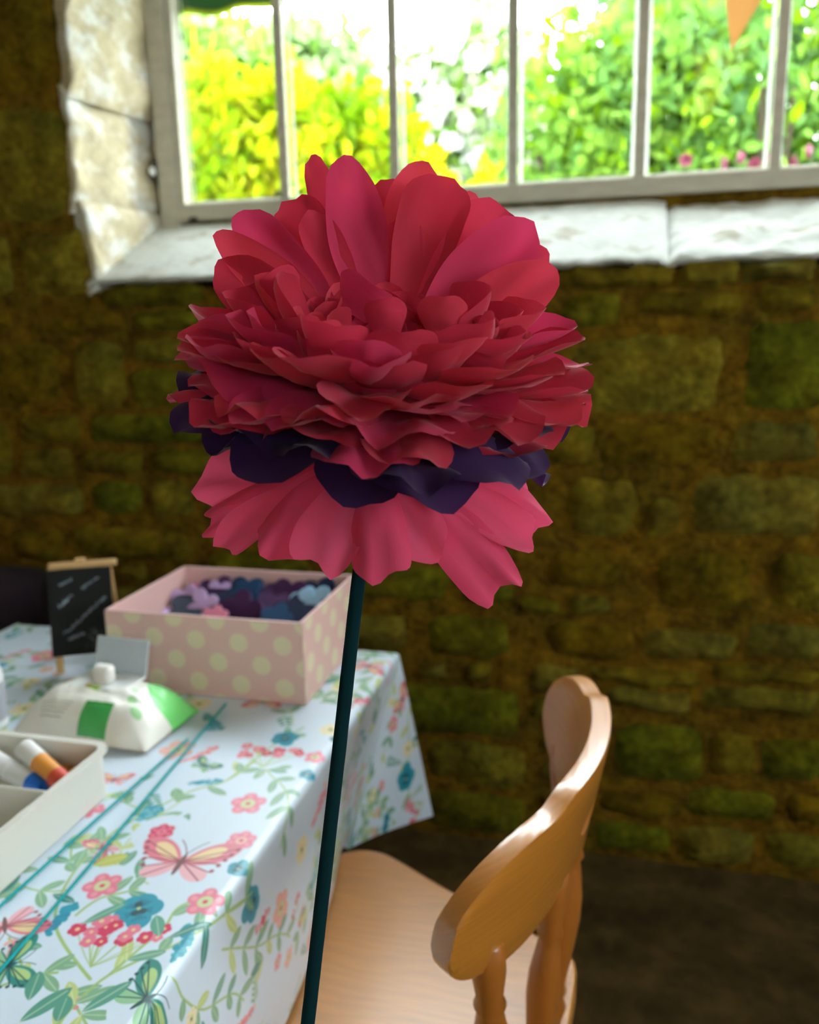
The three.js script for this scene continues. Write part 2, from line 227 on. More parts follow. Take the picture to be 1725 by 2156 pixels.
plant('green_bush', 'bigger green bush filling the panes behind the orange pennant', 'bush', [0.75, 0.2, -4.0], [[0.35, 2.2, -4.3, 0.5, 1.3, 0.5], [0.85, 2.3, -3.9, 0.55, 1.3, 0.5], [1.4, 2.2, -4.0, 0.6, 1.4, 0.5], [2.0, 2.1, -4.2, 0.6, 1.4, 0.5], [0.65, 2.9, -4.7, 0.9, 1.0, 0.5]], 0.10, 9000, [G4, G2, G1, G3, Y2], 9);
plant('garden_tree', 'hazy round topped tree far behind the golden shrub', 'tree', [-5.6, 0.2, -13], [[-5.6, 4.2, -13, 1.5, 2.1, 1.4], [-4.9, 3.6, -12.6, 1.0, 1.6, 1], [-6.6, 3.9, -13.2, 1.0, 1.6, 1]], 0.34, 7000, [G1, P1, P1], 10, 'trees at the back of the garden');
plant('garden_tree', 'leafy tree at the far left end of the garden', 'tree', [-7.6, 0.2, -10.5], [[-7.3, 4.9, -10.5, 0.9, 1.1, 1], [-6.3, 4.9, -10.6, 0.8, 0.95, 0.8], [-5.5, 4.7, -10.4, 0.6, 0.8, 0.7]], 0.24, 5200, [G1, G3, P1], 12, 'trees at the back of the garden');
plant('garden_tree', 'dark distant tree seen through the blossom', 'tree', [-3.6, 0.2, -14], [[-3.4, 3.4, -14, 1.2, 1.4, 1.2], [-2.0, 3.6, -14.5, 1.2, 1.6, 1.2], [0.5, 4.0, -13, 2.0, 2.6, 1.3]], 0.26, 4800, [G2, G4, G1], 13, 'trees at the back of the garden');
{ // pink flowers just outside
  const stemM = std({ color: rgb(0.05, 0.09, 0.02), roughness: 1 }), petM = phys({ color: rgb(0.22, 0.03, 0.07), roughness: 0.9, transmission: 0.3, thickness: 0 });
  [[1444, 338], [1518, 345], [1552, 333], [1630, 330], [1712, 318], [1680, 343], [1590, 348]].forEach(([a, b], k) => { const p = onZ(a, b, -2.6); const o = thing('pink_flower', 'small pink garden flower on a thin stem just beyond the sill', 'flower', V3(p.x, 0.2, p.z), k, 'pink garden flowers'); part('stem', tube([V3(0.02 * k - 0.06, 0, 0), V3(0.02, 1, 0.02), V3(0, p.y - 0.2, 0)], 0.006, 10, 5), stemM, o); const h = part('flower_head', mergeGeometries([bloomGeo.clone().scale(0.07, 0.07, 0.07), bloomGeo.clone().rotateX(0.5).rotateZ(0.6).scale(0.055, 0.055, 0.08)]), petM, o); h.position.set(0, p.y - 0.2, 0.01); });
}
{ // green cloth strip hung outside across the first pane
  const y0 = 2.228, x0 = -1.40, x1 = -0.955;
  const g = grid(40, 16, (u, v) => { const x = lerp(x0, x1, u), y = lerp(y0 + 0.006 * N3(x * 14, 0, 2), 2.62, v); return [x, y, -0.43 + 0.014 * Math.sin(x * 34) * (1 - 0.6 * v) + 0.005 * N3(x * 18, y * 9, 3)]; });
  const o = thing('cloth_valance', 'dark green cloth strip with a paler hem hung outside the leftmost pane', 'cloth');
  part('cloth', g, phys({ color: rgb(0.008, 0.045, 0.008), roughness: 0.95, transmission: 0.2, thickness: 0 }), o);
  part('hem', grid(40, 2, (u, v) => { const x = lerp(x0, x1, u); return [x, y0 + 0.006 * N3(x * 14, 0, 2) + lerp(-0.012, 0.004, v), -0.427 + 0.014 * Math.sin(x * 34)]; }), phys({ color: rgb(0.2, 0.24, 0.004), roughness: 0.9, transmission: 0.4, thickness: 0 }), o);
  const rod = part('rod', new THREE.CylinderGeometry(0.008, 0.008, 0.62, 10).rotateZ(Math.PI / 2), ironMat, o); rod.position.set((x0 + x1) / 2 + 0.08, 2.62, -0.43);
}

// ---------------------------------------------------------------- table and cloth
const TX0 = -1.235, TX1 = -0.40, TZ0 = 0.552, TZ1 = 2.35, TY = 0.75;
{
  const t = thing('table', 'trestle table under the floral cloth', 'table', V3((TX0 + TX1) / 2, 0, (TZ0 + TZ1) / 2));
  const wood = std({ color: rgb(0.11, 0.03, 0.02), roughness: 0.6 });
  const top = part('tabletop', rbox(TX1 - TX0 - 0.012, 0.026, TZ1 - TZ0 - 0.012, 0.004), wood, t); top.position.y = TY - 0.017;
  for (const sx of [-1, 1]) for (const sz of [-1, 1]) { const l = part('leg', rbox(0.05, TY - 0.03, 0.05, 0.006), wood, t); l.position.set(sx * ((TX1 - TX0) / 2 - 0.13), (TY - 0.03) / 2, sz * ((TZ1 - TZ0) / 2 - 0.1)); }
}
// floral print, drawn in the cloth's own plane (metres)
const PX0 = -1.5, PX1 = -0.1, PZ0 = 0.25, PZ1 = 1.75;
function floralPrint() {
  const S = 2048, cv = document.createElement('canvas'); cv.width = cv.height = S; const c = cv.getContext('2d');
  const mx = (x) => (x - PX0) / (PX1 - PX0) * S, mz = (z) => (z - PZ0) / (PZ1 - PZ0) * S, K = S / 1.45;
  c.fillStyle = 'rgb(222,236,250)'; c.fillRect(0, 0, S, S);
  const R = rng(77), T = (px, py) => { const p = onY(px, py, TY + 0.002); return [mx(p.x), mz(p.z)]; };
  const col = { vine: '#a9c77e', leaf: '#86b58f', dark: '#3f8f86', lime: '#c9d68a', pink: '#ee7d96', rose: '#dc3560', teal: '#1f9cb4', blue: '#6fbccb', ink: '#1f4c57', cream: '#f3eec2', brown: '#7a4a4a', peach: '#f3b3a6' };
  const petalPath = (l, w) => { c.beginPath(); c.moveTo(0, 0); c.bezierCurveTo(l * 0.3, -w, l * 0.8, -w, l, 0); c.bezierCurveTo(l * 0.8, w, l * 0.3, w, 0, 0); c.fill(); };
  const at = (p, a, f) => { c.save(); c.translate(p[0], p[1]); c.rotate(a); f(); c.restore(); };
  const leaf = (p, a, l, w, fill, rib) => at(p, a, () => { c.fillStyle = fill; petalPath(l, w); c.strokeStyle = rib || 'rgba(240,245,215,.55)'; c.lineWidth = l * 0.035; c.beginPath(); c.moveTo(0, 0); c.lineTo(l * 0.9, 0); c.stroke(); });
  const stroke = (pts, w, s) => { c.strokeStyle = s; c.lineWidth = w; c.lineCap = 'round'; c.beginPath(); c.moveTo(...pts[0]); for (let i = 1; i < pts.length - 1; i++) c.quadraticCurveTo(pts[i][0], pts[i][1], (pts[i][0] + pts[i + 1][0]) / 2, (pts[i][1] + pts[i + 1][1]) / 2); c.lineTo(...pts[pts.length - 1]); c.stroke(); };
  const daisy = (p, r, a, n = 5, main = col.pink, inner = '#d7dba0', eye = col.rose) => { for (let k = 0; k < n; k++) at(p, a + k * 6.283 / n, () => { c.fillStyle = main; c.beginPath(); c.ellipse(r * 0.6, 0, r * 0.46, r * 0.42, 0, 0, 7); c.fill(); c.fillStyle = 'rgba(255,190,200,.45)'; c.beginPath(); c.ellipse(r * 0.7, 0, r * 0.2, r * 0.18, 0, 0, 7); c.fill(); }); c.fillStyle = inner; c.beginPath(); c.arc(...p, r * 0.42, 0, 7); c.fill(); c.fillStyle = eye; c.beginPath(); c.arc(...p, r * 0.14, 0, 7); c.fill(); };
  const pansy = (p, r, a) => { [[0, 1.1], [1.3, 0.9], [-1.3, 0.9], [2.5, 0.8], [-2.5, 0.8]].forEach(([d, k]) => at(p, a + d, () => { c.fillStyle = col.teal; c.beginPath(); c.ellipse(r * 0.55 * k, 0, r * 0.55 * k, r * 0.5, 0, 0, 7); c.fill(); c.strokeStyle = 'rgba(15,80,105,.6)'; c.lineWidth = r * 0.05; for (let q = -2; q <= 2; q++) { c.beginPath(); c.moveTo(r * 0.15, q); c.lineTo(r * 0.62 * k, q * r * 0.13); c.stroke(); } })); c.fillStyle = col.ink; for (const d of [0.6, -0.6, 3.1]) { c.beginPath(); c.arc(p[0] + Math.cos(a + d) * r * 0.26, p[1] + Math.sin(a + d) * r * 0.26, r * 0.17, 0, 7); c.fill(); } c.fillStyle = '#e8dc80'; c.beginPath(); c.arc(...p, r * 0.08, 0, 7); c.fill(); };
  const spike = (p, a, l, w, s1, s2) => at(p, a, () => { for (let k = 0; k < 26; k++) { const t = k / 26; c.fillStyle = R() < 0.6 ? s1 : s2; c.beginPath(); c.ellipse(l * t, (R() - 0.5) * w * 1.1 * (1 - 0.7 * t), w * 0.36 * (1.1 - 0.7 * t), w * 0.26, R() * 3, 0, 7); c.fill(); } });
  const umbel = (p, a, r) => { const heads = []; for (let k = 0; k < 15; k++) heads.push([(R() - 0.5) * 2 * r, -r * 0.35 * Math.cos((k / 14 - 0.5) * 3) + (R() - 0.5) * r * 0.35]); at(p, a, () => { heads.forEach(([x, y]) => { c.strokeStyle = 'rgba(170,195,120,.6)'; c.lineWidth = r * 0.03; c.beginPath(); c.moveTo(0, r * 0.75); c.quadraticCurveTo(x * 0.5, r * 0.4, x, y); c.stroke(); }); heads.forEach(([x, y]) => { const s = r * (0.1 + 0.06 * R()), big = R() < 0.55; for (let k = 0; k < 5; k++) { c.fillStyle = big ? col.rose : col.pink; c.beginPath(); c.arc(x + Math.cos(k * 1.257) * s * 0.7, y + Math.sin(k * 1.257) * s * 0.7, s * 0.62, 0, 7); c.fill(); } c.fillStyle = '#f2d29a'; c.beginPath(); c.arc(x, y, s * 0.34, 0, 7); c.fill(); }); }); };
  const moth = (p, a, r, kind) => at(p, a, () => { const A = kind ? '#2f8f83' : '#ea7f92', B = kind ? '#bcd98f' : '#f6d9a4', E = kind ? '#173f4c' : '#a34556'; for (const s of [-1, 1]) { c.save(); c.scale(s, 1); c.fillStyle = A; c.beginPath(); c.moveTo(0, 0); c.bezierCurveTo(r * 0.3, -r * 0.7, r * 0.9, -r * 0.75, r, -r * 0.5); c.bezierCurveTo(r * 0.95, -r * 0.1, r * 0.5, r * 0.12, 0, r * 0.08); c.fill(); c.fillStyle = B; c.beginPath(); c.moveTo(r * 0.1, -r * 0.06); c.bezierCurveTo(r * 0.35, -r * 0.5, r * 0.6, -r * 0.55, r * 0.72, -r * 0.45); c.bezierCurveTo(r * 0.68, -r * 0.15, r * 0.35, -r * 0.02, r * 0.1, -r * 0.02); c.fill(); c.fillStyle = kind ? '#9ccf9f' : '#f6b9c4'; c.beginPath(); c.moveTo(0, r * 0.04); c.bezierCurveTo(r * 0.5, r * 0.05, r * 0.75, r * 0.25, r * 0.6, r * 0.45); c.bezierCurveTo(r * 0.4, r * 0.6, r * 0.12, r * 0.4, 0, r * 0.1); c.fill(); c.strokeStyle = E; c.lineWidth = r * 0.025; for (let k = 0; k < 5; k++) { c.beginPath(); c.moveTo(0, 0); c.lineTo(r * (0.95 - 0.1 * k), -r * (0.5 - 0.24 * k)); c.stroke(); } c.fillStyle = E; for (let k = 0; k < 5; k++) { c.beginPath(); c.arc(r * (0.92 - 0.06 * k), -r * (0.46 - 0.16 * k), r * 0.045, 0, 7); c.fill(); } c.restore(); } c.fillStyle = kind ? '#20504c' : col.brown; c.beginPath(); c.ellipse(0, r * 0.08, r * 0.055, r * 0.3, 0, 0, 7); c.fill(); c.strokeStyle = c.fillStyle; c.lineWidth = r * 0.02; for (const s of [-1, 1]) { c.beginPath(); c.moveTo(0, -r * 0.2); c.quadraticCurveTo(s * r * 0.1, -r * 0.45, s * r * 0.28, -r * 0.6); c.stroke(); } });
  const sprig = (p, a, l, s) => { const e = [p[0] + Math.cos(a) * l, p[1] + Math.sin(a) * l]; stroke([p, [(p[0] + e[0]) / 2 + l * 0.1, (p[1] + e[1]) / 2], e], K * 0.0016, col.vine); for (let k = 1; k < 7; k++) { const t = k / 7, q = [lerp(p[0], e[0], t), lerp(p[1], e[1], t)]; leaf(q, a + 0.9, l * 0.22 * (1.2 - t), l * 0.05, s); leaf(q, a - 0.9, l * 0.22 * (1.2 - t), l * 0.05, s); } };
  const vine = (pts, w = 0.0035, s = col.vine) => { stroke(pts, K * w, s); for (let k = 0; k + 1 < pts.length; k++) { const a = Math.atan2(pts[k + 1][1] - pts[k][1], pts[k + 1][0] - pts[k][0]); for (const d of [0.8, -0.8]) if (R() < 0.8) leaf([lerp(pts[k][0], pts[k + 1][0], 0.5), lerp(pts[k][1], pts[k + 1][1], 0.5)], a + d, K * (0.022 + 0.018 * R()), K * 0.008, R() < 0.6 ? col.leaf : R() < 0.5 ? col.lime : '#6fa98d'); } };
  // scattered repeat over the whole cloth first
  const key = [[385, 1810], [292, 1911], [235, 1980], [215, 1863], [432, 1897], [568, 1590], [600, 1552], [310, 2110], [340, 1750], [505, 1768], [395, 1975], [440, 1960], [93, 1758], [240, 1640], [75, 2075], [180, 1720]].map(([a, b]) => T(a, b));
  const used = [...key.map((p) => [p[0], p[1], K * 0.045])];
  const free = (p, r) => used.every((u) => Math.hypot(u[0] - p[0], u[1] - p[1]) > (u[2] + r) * 0.86);
  for (let k = 0; k < 120; k++) { const p = [R() * S, R() * S], pts = [p]; let a = R() * 6.28; for (let i = 0; i < 6; i++) { a += (R() - 0.5) * 1.1; const l = pts[i]; pts.push([l[0] + Math.cos(a) * K * 0.035, l[1] + Math.sin(a) * K * 0.035]); } vine(pts, 0.0026, R() < 0.5 ? col.vine : '#c6d6a0'); }
  for (let k = 0; k < 1500; k++) {
    const p = [R() * S, R() * S], r = K * (0.014 + 0.022 * R()); if (!free(p, r)) continue; used.push([p[0], p[1], r]);
    const a = R() * 6.283, w = R();
    if (w < 0.22) daisy(p, r * 0.75, a, 5, R() < 0.6 ? col.pink : col.peach); else if (w < 0.32) pansy(p, r * 0.85, a); else if (w < 0.42) spike(p, a, r * 2, r * 0.55, col.teal, col.blue); else if (w < 0.52) spike(p, a, r * 2.2, r * 0.5, col.pink, col.peach); else if (w < 0.6) umbel(p, a, r); else if (w < 0.66) moth(p, a, r * 1.3, R() < 0.45); else if (w < 0.76) daisy(p, r * 0.7, a, 6, col.cream, '#e6dc98', col.ink); else if (w < 0.9) sprig(p, a, r * 2, R() < 0.5 ? col.leaf : col.dark); else { leaf(p, a, r * 1.8, r * 0.4, col.dark); leaf(p, a + 0.7, r * 1.5, r * 0.35, col.leaf); leaf(p, a - 0.7, r * 1.5, r * 0.35, col.lime); }
  }
  // the motifs that can be told apart near the table edge
  const wash = (p, r) => { c.fillStyle = 'rgb(222,236,250)'; c.beginPath(); c.arc(p[0], p[1], r, 0, 7); c.fill(); };
  key.forEach((p) => wash(p, K * 0.036));
  const P = (list) => list.map(([a, b]) => T(a, b));
  [[[120, 2156], [190, 2070], [290, 2020], [380, 1985], [450, 1935], [520, 1870], [560, 1830]], [[190, 2060], [140, 2000], [110, 1940], [130, 1870], [180, 1800], [250, 1740], [330, 1700]], [[230, 2050], [300, 1990], [350, 1950], [372, 1905], [430, 1890]], [[160, 1925], [200, 1890], [250, 1880], [290, 1870]], [[480, 1640], [520, 1610], [570, 1570], [640, 1530]], [[330, 1700], [400, 1660], [470, 1650], [540, 1600]], [[0, 2075], [60, 2050], [120, 2046]]].forEach((l) => vine(P(l), 0.0034));
  const toward = (a, b) => { const p = T(...a), q = T(...b); return Math.atan2(q[1] - p[1], q[0] - p[0]); };
  daisy(T(215, 1863), K * 0.021, 0.3); daisy(T(432, 1897), K * 0.021, 0.8); daisy(T(93, 1758), K * 0.018, 1.1); daisy(T(340, 1750), K * 0.016, 0.2, 6, col.rose, col.pink); daisy(T(508, 1768), K * 0.018, 0.5, 6, col.pink, col.peach);
  pansy(T(292, 1911), K * 0.027, toward([292, 1911], [292, 1950])); pansy(T(600, 1552), K * 0.022, 1.0);
  umbel(T(235, 1975), toward([235, 1975], [320, 1985]), K * 0.05); umbel(T(568, 1588), toward([520, 1588], [620, 1592]), K * 0.045);
  moth(T(382, 1812), toward([300, 1790], [470, 1806]), K * 0.064, 0); moth(T(310, 2100), toward([270, 2100], [350, 2120]) + 0.5, K * 0.045, 1); moth(T(240, 1640), toward([200, 1640], [280, 1640]), K * 0.026, 0); moth(T(20, 2030), 0.9, K * 0.04, 1); moth(T(10, 1950), 2.4, K * 0.045, 0); moth(T(430, 1610), 0.4, K * 0.026, 1);
  spike(T(405, 1945), toward([405, 1945], [375, 2005]), K * 0.05, K * 0.016, col.teal, '#3bb0c0'); spike(T(155, 1905), toward([155, 1905], [108, 1955]), K * 0.045, K * 0.015, '#2d8fae', col.teal); spike(T(215, 1700), toward([215, 1700], [120, 1735]), K * 0.06, K * 0.016, col.pink, col.peach); spike(T(330, 1700), toward([330, 1700], [290, 1725]), K * 0.03, K * 0.02, col.teal, col.blue);
  leaf(T(350, 1975), toward([350, 1975], [440, 1938]), K * 0.05, K * 0.007, '#3c8a80'); leaf(T(432, 1938), toward([432, 1938], [458, 1995]), K * 0.04, K * 0.008, '#3c8a80'); leaf(T(110, 1880), toward([110, 1880], [175, 1905]), K * 0.035, K * 0.007, '#3c8a80'); leaf(T(335, 1970), toward([335, 1970], [328, 1918]), K * 0.034, K * 0.01, '#5fa58e'); leaf(T(170, 1945), toward([170, 1945], [255, 1905]), K * 0.05, K * 0.008, '#5fa58e');
  leaf(T(60, 2105), toward([60, 2105], [85, 2040]), K * 0.036, K * 0.011, '#5aa08a'); leaf(T(40, 2150), toward([40, 2150], [120, 2098]), K * 0.05, K * 0.012, '#5aa08a'); leaf(T(120, 2150), toward([120, 2150], [140, 2100]), K * 0.03, K * 0.011, '#5aa08a'); leaf(T(170, 2130), toward([170, 2130], [255, 2078]), K * 0.05, K * 0.01, '#5aa08a'); leaf(T(195, 1820), toward([195, 1820], [268, 1800]), K * 0.04, K * 0.014, '#c8c860');
  const t = new THREE.CanvasTexture(cv); t.flipY = false; t.colorSpace = THREE.SRGBColorSpace; t.wrapS = t.wrapT = THREE.MirroredRepeatWrapping; t.anisotropy = 8; return t;
}
const clothMat = phys({ map: floralPrint(), color: rgb(0.86, 0.86, 0.87), roughness: 0.42, clearcoat: 0.25, clearcoatRoughness: 0.3 });
{
  const UV = (x, z) => [(x - PX0) / (PX1 - PX0), (z - PZ0) / (PZ1 - PZ0)], y0 = TY + 0.001, rad = 0.012, gs = [];
  gs.push(grid(30, 50, (u, v) => { const x = lerp(TX0, TX1 - rad, u), z = lerp(TZ0 + rad, TZ1, v); return [x, y0, z, ...UV(x, z)]; }));
  const hemPts = new THREE.CatmullRomCurve3([V3(-0.5, 0.352, 0.60), V3(-0.462, 0.45, 0.749), V3(-0.432, 0.46, 0.886), V3(-0.407, 0.458, 1.15), V3(-0.40, 0.455, 1.6), V3(-0.39, 0.457, 2.35)]);
  const hemAt = (z) => { const q = Math.max(0.60, z); let a = 0, b = 1; for (let k = 0; k < 18; k++) { const m = (a + b) / 2; hemPts.getPoint(m).z < q ? (a = m) : (b = m); } return hemPts.getPoint(a); };
  gs.push(grid(90, 22, (u, v) => {                                   // right hand side
    const z = lerp(TZ0, TZ1, u * u * 0.5 + u * 0.5), k = 5 / 22;
    if (v <= k) { const a = v / k * 1.5708, zz = Math.max(z, TZ0 + rad * (1 - Math.sin(a))); return [TX1 - rad + rad * Math.sin(a), y0 - rad + rad * Math.cos(a), zz, ...UV(TX1 - rad + rad * a, zz)]; }
    const t = (v - k) / (1 - k), h = hemAt(z), s = V3(TX1, y0 - rad, z).lerp(h, t), bow = 0.008 * Math.sin(Math.PI * t) * smooth(0.75, 1.1, z); return [s.x + bow, s.y, s.z, ...UV(TX1 + 0.29 * t, lerp(z, h.z, t))];
  }));
  const cor = V3(TX1, y0 - rad, TZ0), Vp = hemAt(0.5), Tp = V3(-0.352, 0.385, 0.505), Bp = V3(-0.60, 0.52, 0.545);
  const fan = (a, b, ua, ub, bulge) => grid(14, 16, (u, v) => { const e = a.clone().lerp(b, u), p = cor.clone().lerp(e, v), m = Math.sin(Math.PI * u) * v * bulge; return [p.x + m, p.y - 0.01 * Math.sin(Math.PI * u) * v, p.z + m * 0.4, ...UV(lerp(TX1, lerp(ua[0], ub[0], u), v), lerp(TZ0, lerp(ua[1], ub[1], u), v))]; });
  gs.push(fan(Vp, Tp, [TX1 + 0.35, 0.66], [TX1 + 0.29, TZ0 - 0.22], -0.02), fan(Tp, Bp, [TX1 + 0.29, TZ0 - 0.22], [-0.6, TZ0 - 0.22], 0.015));
  gs.push(grid(40, 12, (u, v) => { const x = lerp(TX1, TX0, u), k = 4 / 12; if (v <= k) { const a = v / k * 1.5708; return [Math.min(x, TX1 - rad * (1 - Math.sin(a))), y0 - rad + rad * Math.cos(a), TZ0 + rad - rad * Math.sin(a), ...UV(x, TZ0 + rad - rad * a)]; } const t = (v - k) / (1 - k), hx = Math.min(x, -0.60); return [lerp(x, hx, t), lerp(y0 - rad, 0.52, t), lerp(TZ0, 0.545, t) - 0.006 * Math.sin(x * 20) * t, ...UV(x, TZ0 - 0.22 * t)]; }));
  gs.push(grid(40, 10, (u, v) => { const z = lerp(TZ0, TZ1, u); return [TX0 - 0.02 * v, lerp(y0, 0.53, v), z, ...UV(TX0 - 0.22 * v, z)]; }));
  solo('tablecloth', mergeGeometries(gs), clothMat, 'pale blue floral oilcloth with pink and teal flowers and butterflies', 'tablecloth');
}

// ---------------------------------------------------------------- things on the table
const TT = TY + 0.0025;
{ // spotted box
  const bx0 = -0.843, bx1 = -0.489, bz0 = 0.538, bz1 = 0.809, hh = 0.139, t = 0.005, cx = (bx0 + bx1) / 2, cz = (bz0 + bz1) / 2, w = bx1 - bx0, d = bz1 - bz0;
  const dots = (len, off) => { const cv = document.createElement('canvas'); cv.width = Math.round(len * 2400); cv.height = Math.round(hh * 2400); const c = cv.getContext('2d'), k = 2400; c.fillStyle = 'rgb(224,182,174)'; c.fillRect(0, 0, cv.width, cv.height); c.fillStyle = 'rgb(226,212,178)'; for (let j = -1; j < 6; j++) for (let i = -2; i < 8; i++) { c.beginPath(); c.arc((i * 0.0765 + (j & 1 ? 0.0382 : 0) + off) * k, (j * 0.037 + 0.002) * k, 0.0165 * k, 0, 7); c.fill(); } const q = new THREE.CanvasTexture(cv); q.colorSpace = THREE.SRGBColorSpace; return q; };
  const o = thing('gift_box', 'open pale pink box with cream polka dots holding foam shapes', 'box', V3(cx, TT, cz));
  const pink = std({ color: rgb(0.72, 0.45, 0.42), roughness: 0.6 }), mF = std({ map: dots(w, 0.052), roughness: 0.55 }), mS = std({ map: dots(d, 0.03), roughness: 0.55 });
  const slab = (nm, sx, sy, sz, x, y, z, mat) => { const m = part(nm, new THREE.BoxGeometry(sx, sy, sz), mat, o); m.position.set(x, y, z); return m; };
  slab('base', w - 0.002, 0.004, d - 0.002, 0, 0.002, 0, pink);
  const panel = (nm, turn, len, x, z, mat) => { const g = new THREE.Group(); g.name = nm; o.add(g); g.position.set(x, 0, z); g.rotation.y = turn; const m = part('card', new THREE.BoxGeometry(len, hh, t), pink, g); m.position.set(0, hh / 2, -t / 2); const f = part('spotted_paper', new THREE.PlaneGeometry(len, hh - 0.002), mat, g); f.position.set(0, hh / 2 - 0.001, 0.0006); };
  panel('front_side', 0, w, 0, d / 2, mF); panel('back_side', Math.PI, w, 0, -d / 2, mF); panel('right_side', Math.PI / 2, d, w / 2, 0, mS); panel('left_side', -Math.PI / 2, d, -w / 2, 0, mS);
  // foam shapes inside
  const petals = (n, r, depth) => { const s = new THREE.Shape(); for (let i = 0; i <= 60; i++) { const a = i / 60 * 6.2832, q = r * (0.62 + 0.38 * Math.abs(Math.cos(n * a / 2))); i ? s.lineTo(q * Math.cos(a), q * Math.sin(a)) : s.moveTo(q, 0); } return new THREE.ExtrudeGeometry(s, { depth, bevelEnabled: true, bevelSize: 0.0012, bevelThickness: 0.0012, bevelSegments: 2, curveSegments: 6 }); };
  const fly = (r, depth) => { const s = new THREE.Shape(); for (let i = 0; i <= 60; i++) { const a = i / 60 * 6.2832, q = r * (0.25 + 0.75 * Math.pow(Math.abs(Math.sin(2 * a + 0.0)), 0.7)) * (Math.sin(a) > 0 ? 1 : 0.8); i ? s.lineTo(q * Math.cos(a), q * Math.sin(a)) : s.moveTo(q, 0); } return new THREE.ExtrudeGeometry(s, { depth, bevelEnabled: true, bevelSize: 0.001, bevelThickness: 0.001, bevelSegments: 2 }); };
  const F5 = petals(5, 0.034, 0.005), F6 = petals(6, 0.026, 0.005), F8 = petals(5, 0.045, 0.006), B1 = fly(0.036, 0.004);
  const foam = { plum: [0.055, 0.012, 0.075], navy: [0.012, 0.022, 0.07], lilac: [0.60, 0.42, 0.74], sky: [0.34, 0.58, 0.82], blue: [0.012, 0.06, 0.16], pink: [0.7, 0.22, 0.34], slate: [0.035, 0.05, 0.085] }, fm = {};
  for (const k in foam) fm[k] = std({ color: rgb(...foam[k]), roughness: 0.9 });
  const add = (geo, tone, px, py, y, rx, ry, rz, label) => { const p = onY(px, py, y); p.x = clamp(p.x, bx0 + 0.042, bx1 - 0.042); p.z = clamp(p.z, bz0 + 0.03, bz1 - 0.04); const m = solo('foam_shape', geo, fm[tone], label, 'craft shape', 'foam craft shapes in the spotted box'); m.position.copy(p); m.rotation.set(rx, ry, rz); return m; };
  const dark = 'dark plum foam flower in the spotted box', navy = 'navy blue foam flower in the spotted box', lil = 'lilac foam butterfly resting among dark foam flowers', sk = 'light blue foam flower against the right side of the spotted box', pk = 'pink foam flower at the front rim of the spotted box';
  const R = rng(31), fly2 = (g, t, a, b, y, lb, up) => add(g, t, a, b, y, -1.57 + up + (R() - 0.5) * 0.6, 0, R() * 6, lb);
  { // the loose pile below the shapes on top
    const gs = []; for (let k = 0; k < 260; k++) { const g = (k % 2 ? F8 : F5).clone(); g.rotateZ(R() * 6).rotateX(-1.57 + (R() - 0.5) * 1.1).rotateY(R() * 6).translate(lerp(bx0 + 0.045, bx1 - 0.045, R()), TT + 0.022 + 0.034 * R(), lerp(bz0 + 0.045, bz1 - 0.045, R())); gs.push(g); }
    const m = solo('foam_shape_pile', mergeGeometries(gs), fm.plum, 'loose pile of dark foam shapes filling the spotted box', 'craft shapes'); m.userData.kind = 'stuff'; }
  fly2(F8, 'plum', 455, 1258, 0.846, dark, 0.9); fly2(B1, 'lilac', 462, 1250, 0.852, lil, 1.0); fly2(F6, 'pink', 422, 1252, 0.846, 'rose pink foam flower half hidden behind the lilac butterfly', 0.9);
  fly2(F8, 'navy', 515, 1258, 0.85, navy, 0.8); fly2(F5, 'blue', 520, 1252, 0.856, 'mid blue foam flower on top of a navy one', 0.8); fly2(F8, 'plum', 608, 1265, 0.848, dark, 1.1); fly2(F8, 'plum', 552, 1272, 0.842, dark, 0.5);
  fly2(B1, 'lilac', 388, 1262, 0.846, lil, 0.9); fly2(F8, 'slate', 402, 1280, 0.838, 'slate grey foam flower below the lilac butterflies', 0.7); fly2(B1, 'lilac', 430, 1275, 0.845, lil, 1.1); fly2(B1, 'lilac', 342, 1284, 0.832, lil, 0.4); 
  fly2(F6, 'pink', 452, 1302, 0.835, pk, 0.7); fly2(F8, 'plum', 505, 1292, 0.836, dark, 0.6); fly2(F5, 'blue', 580, 1304, 0.832, 'dull blue foam flower tucked by the front rim', 0.5);
  fly2(F5, 'sky', 645, 1272, 0.85, sk, 0.9); fly2(B1, 'sky', 662, 1268, 0.856, 'light blue foam butterfly beside the light blue flower', 0.8); fly2(F8, 'navy', 675, 1262, 0.848, navy, 0.9); fly2(F8, 'navy', 620, 1296, 0.836, navy, 0.5); fly2(F8, 'plum', 570, 1286, 0.838, dark, 0.7); fly2(F8, 'navy', 470, 1280, 0.836, navy, 0.5);
}
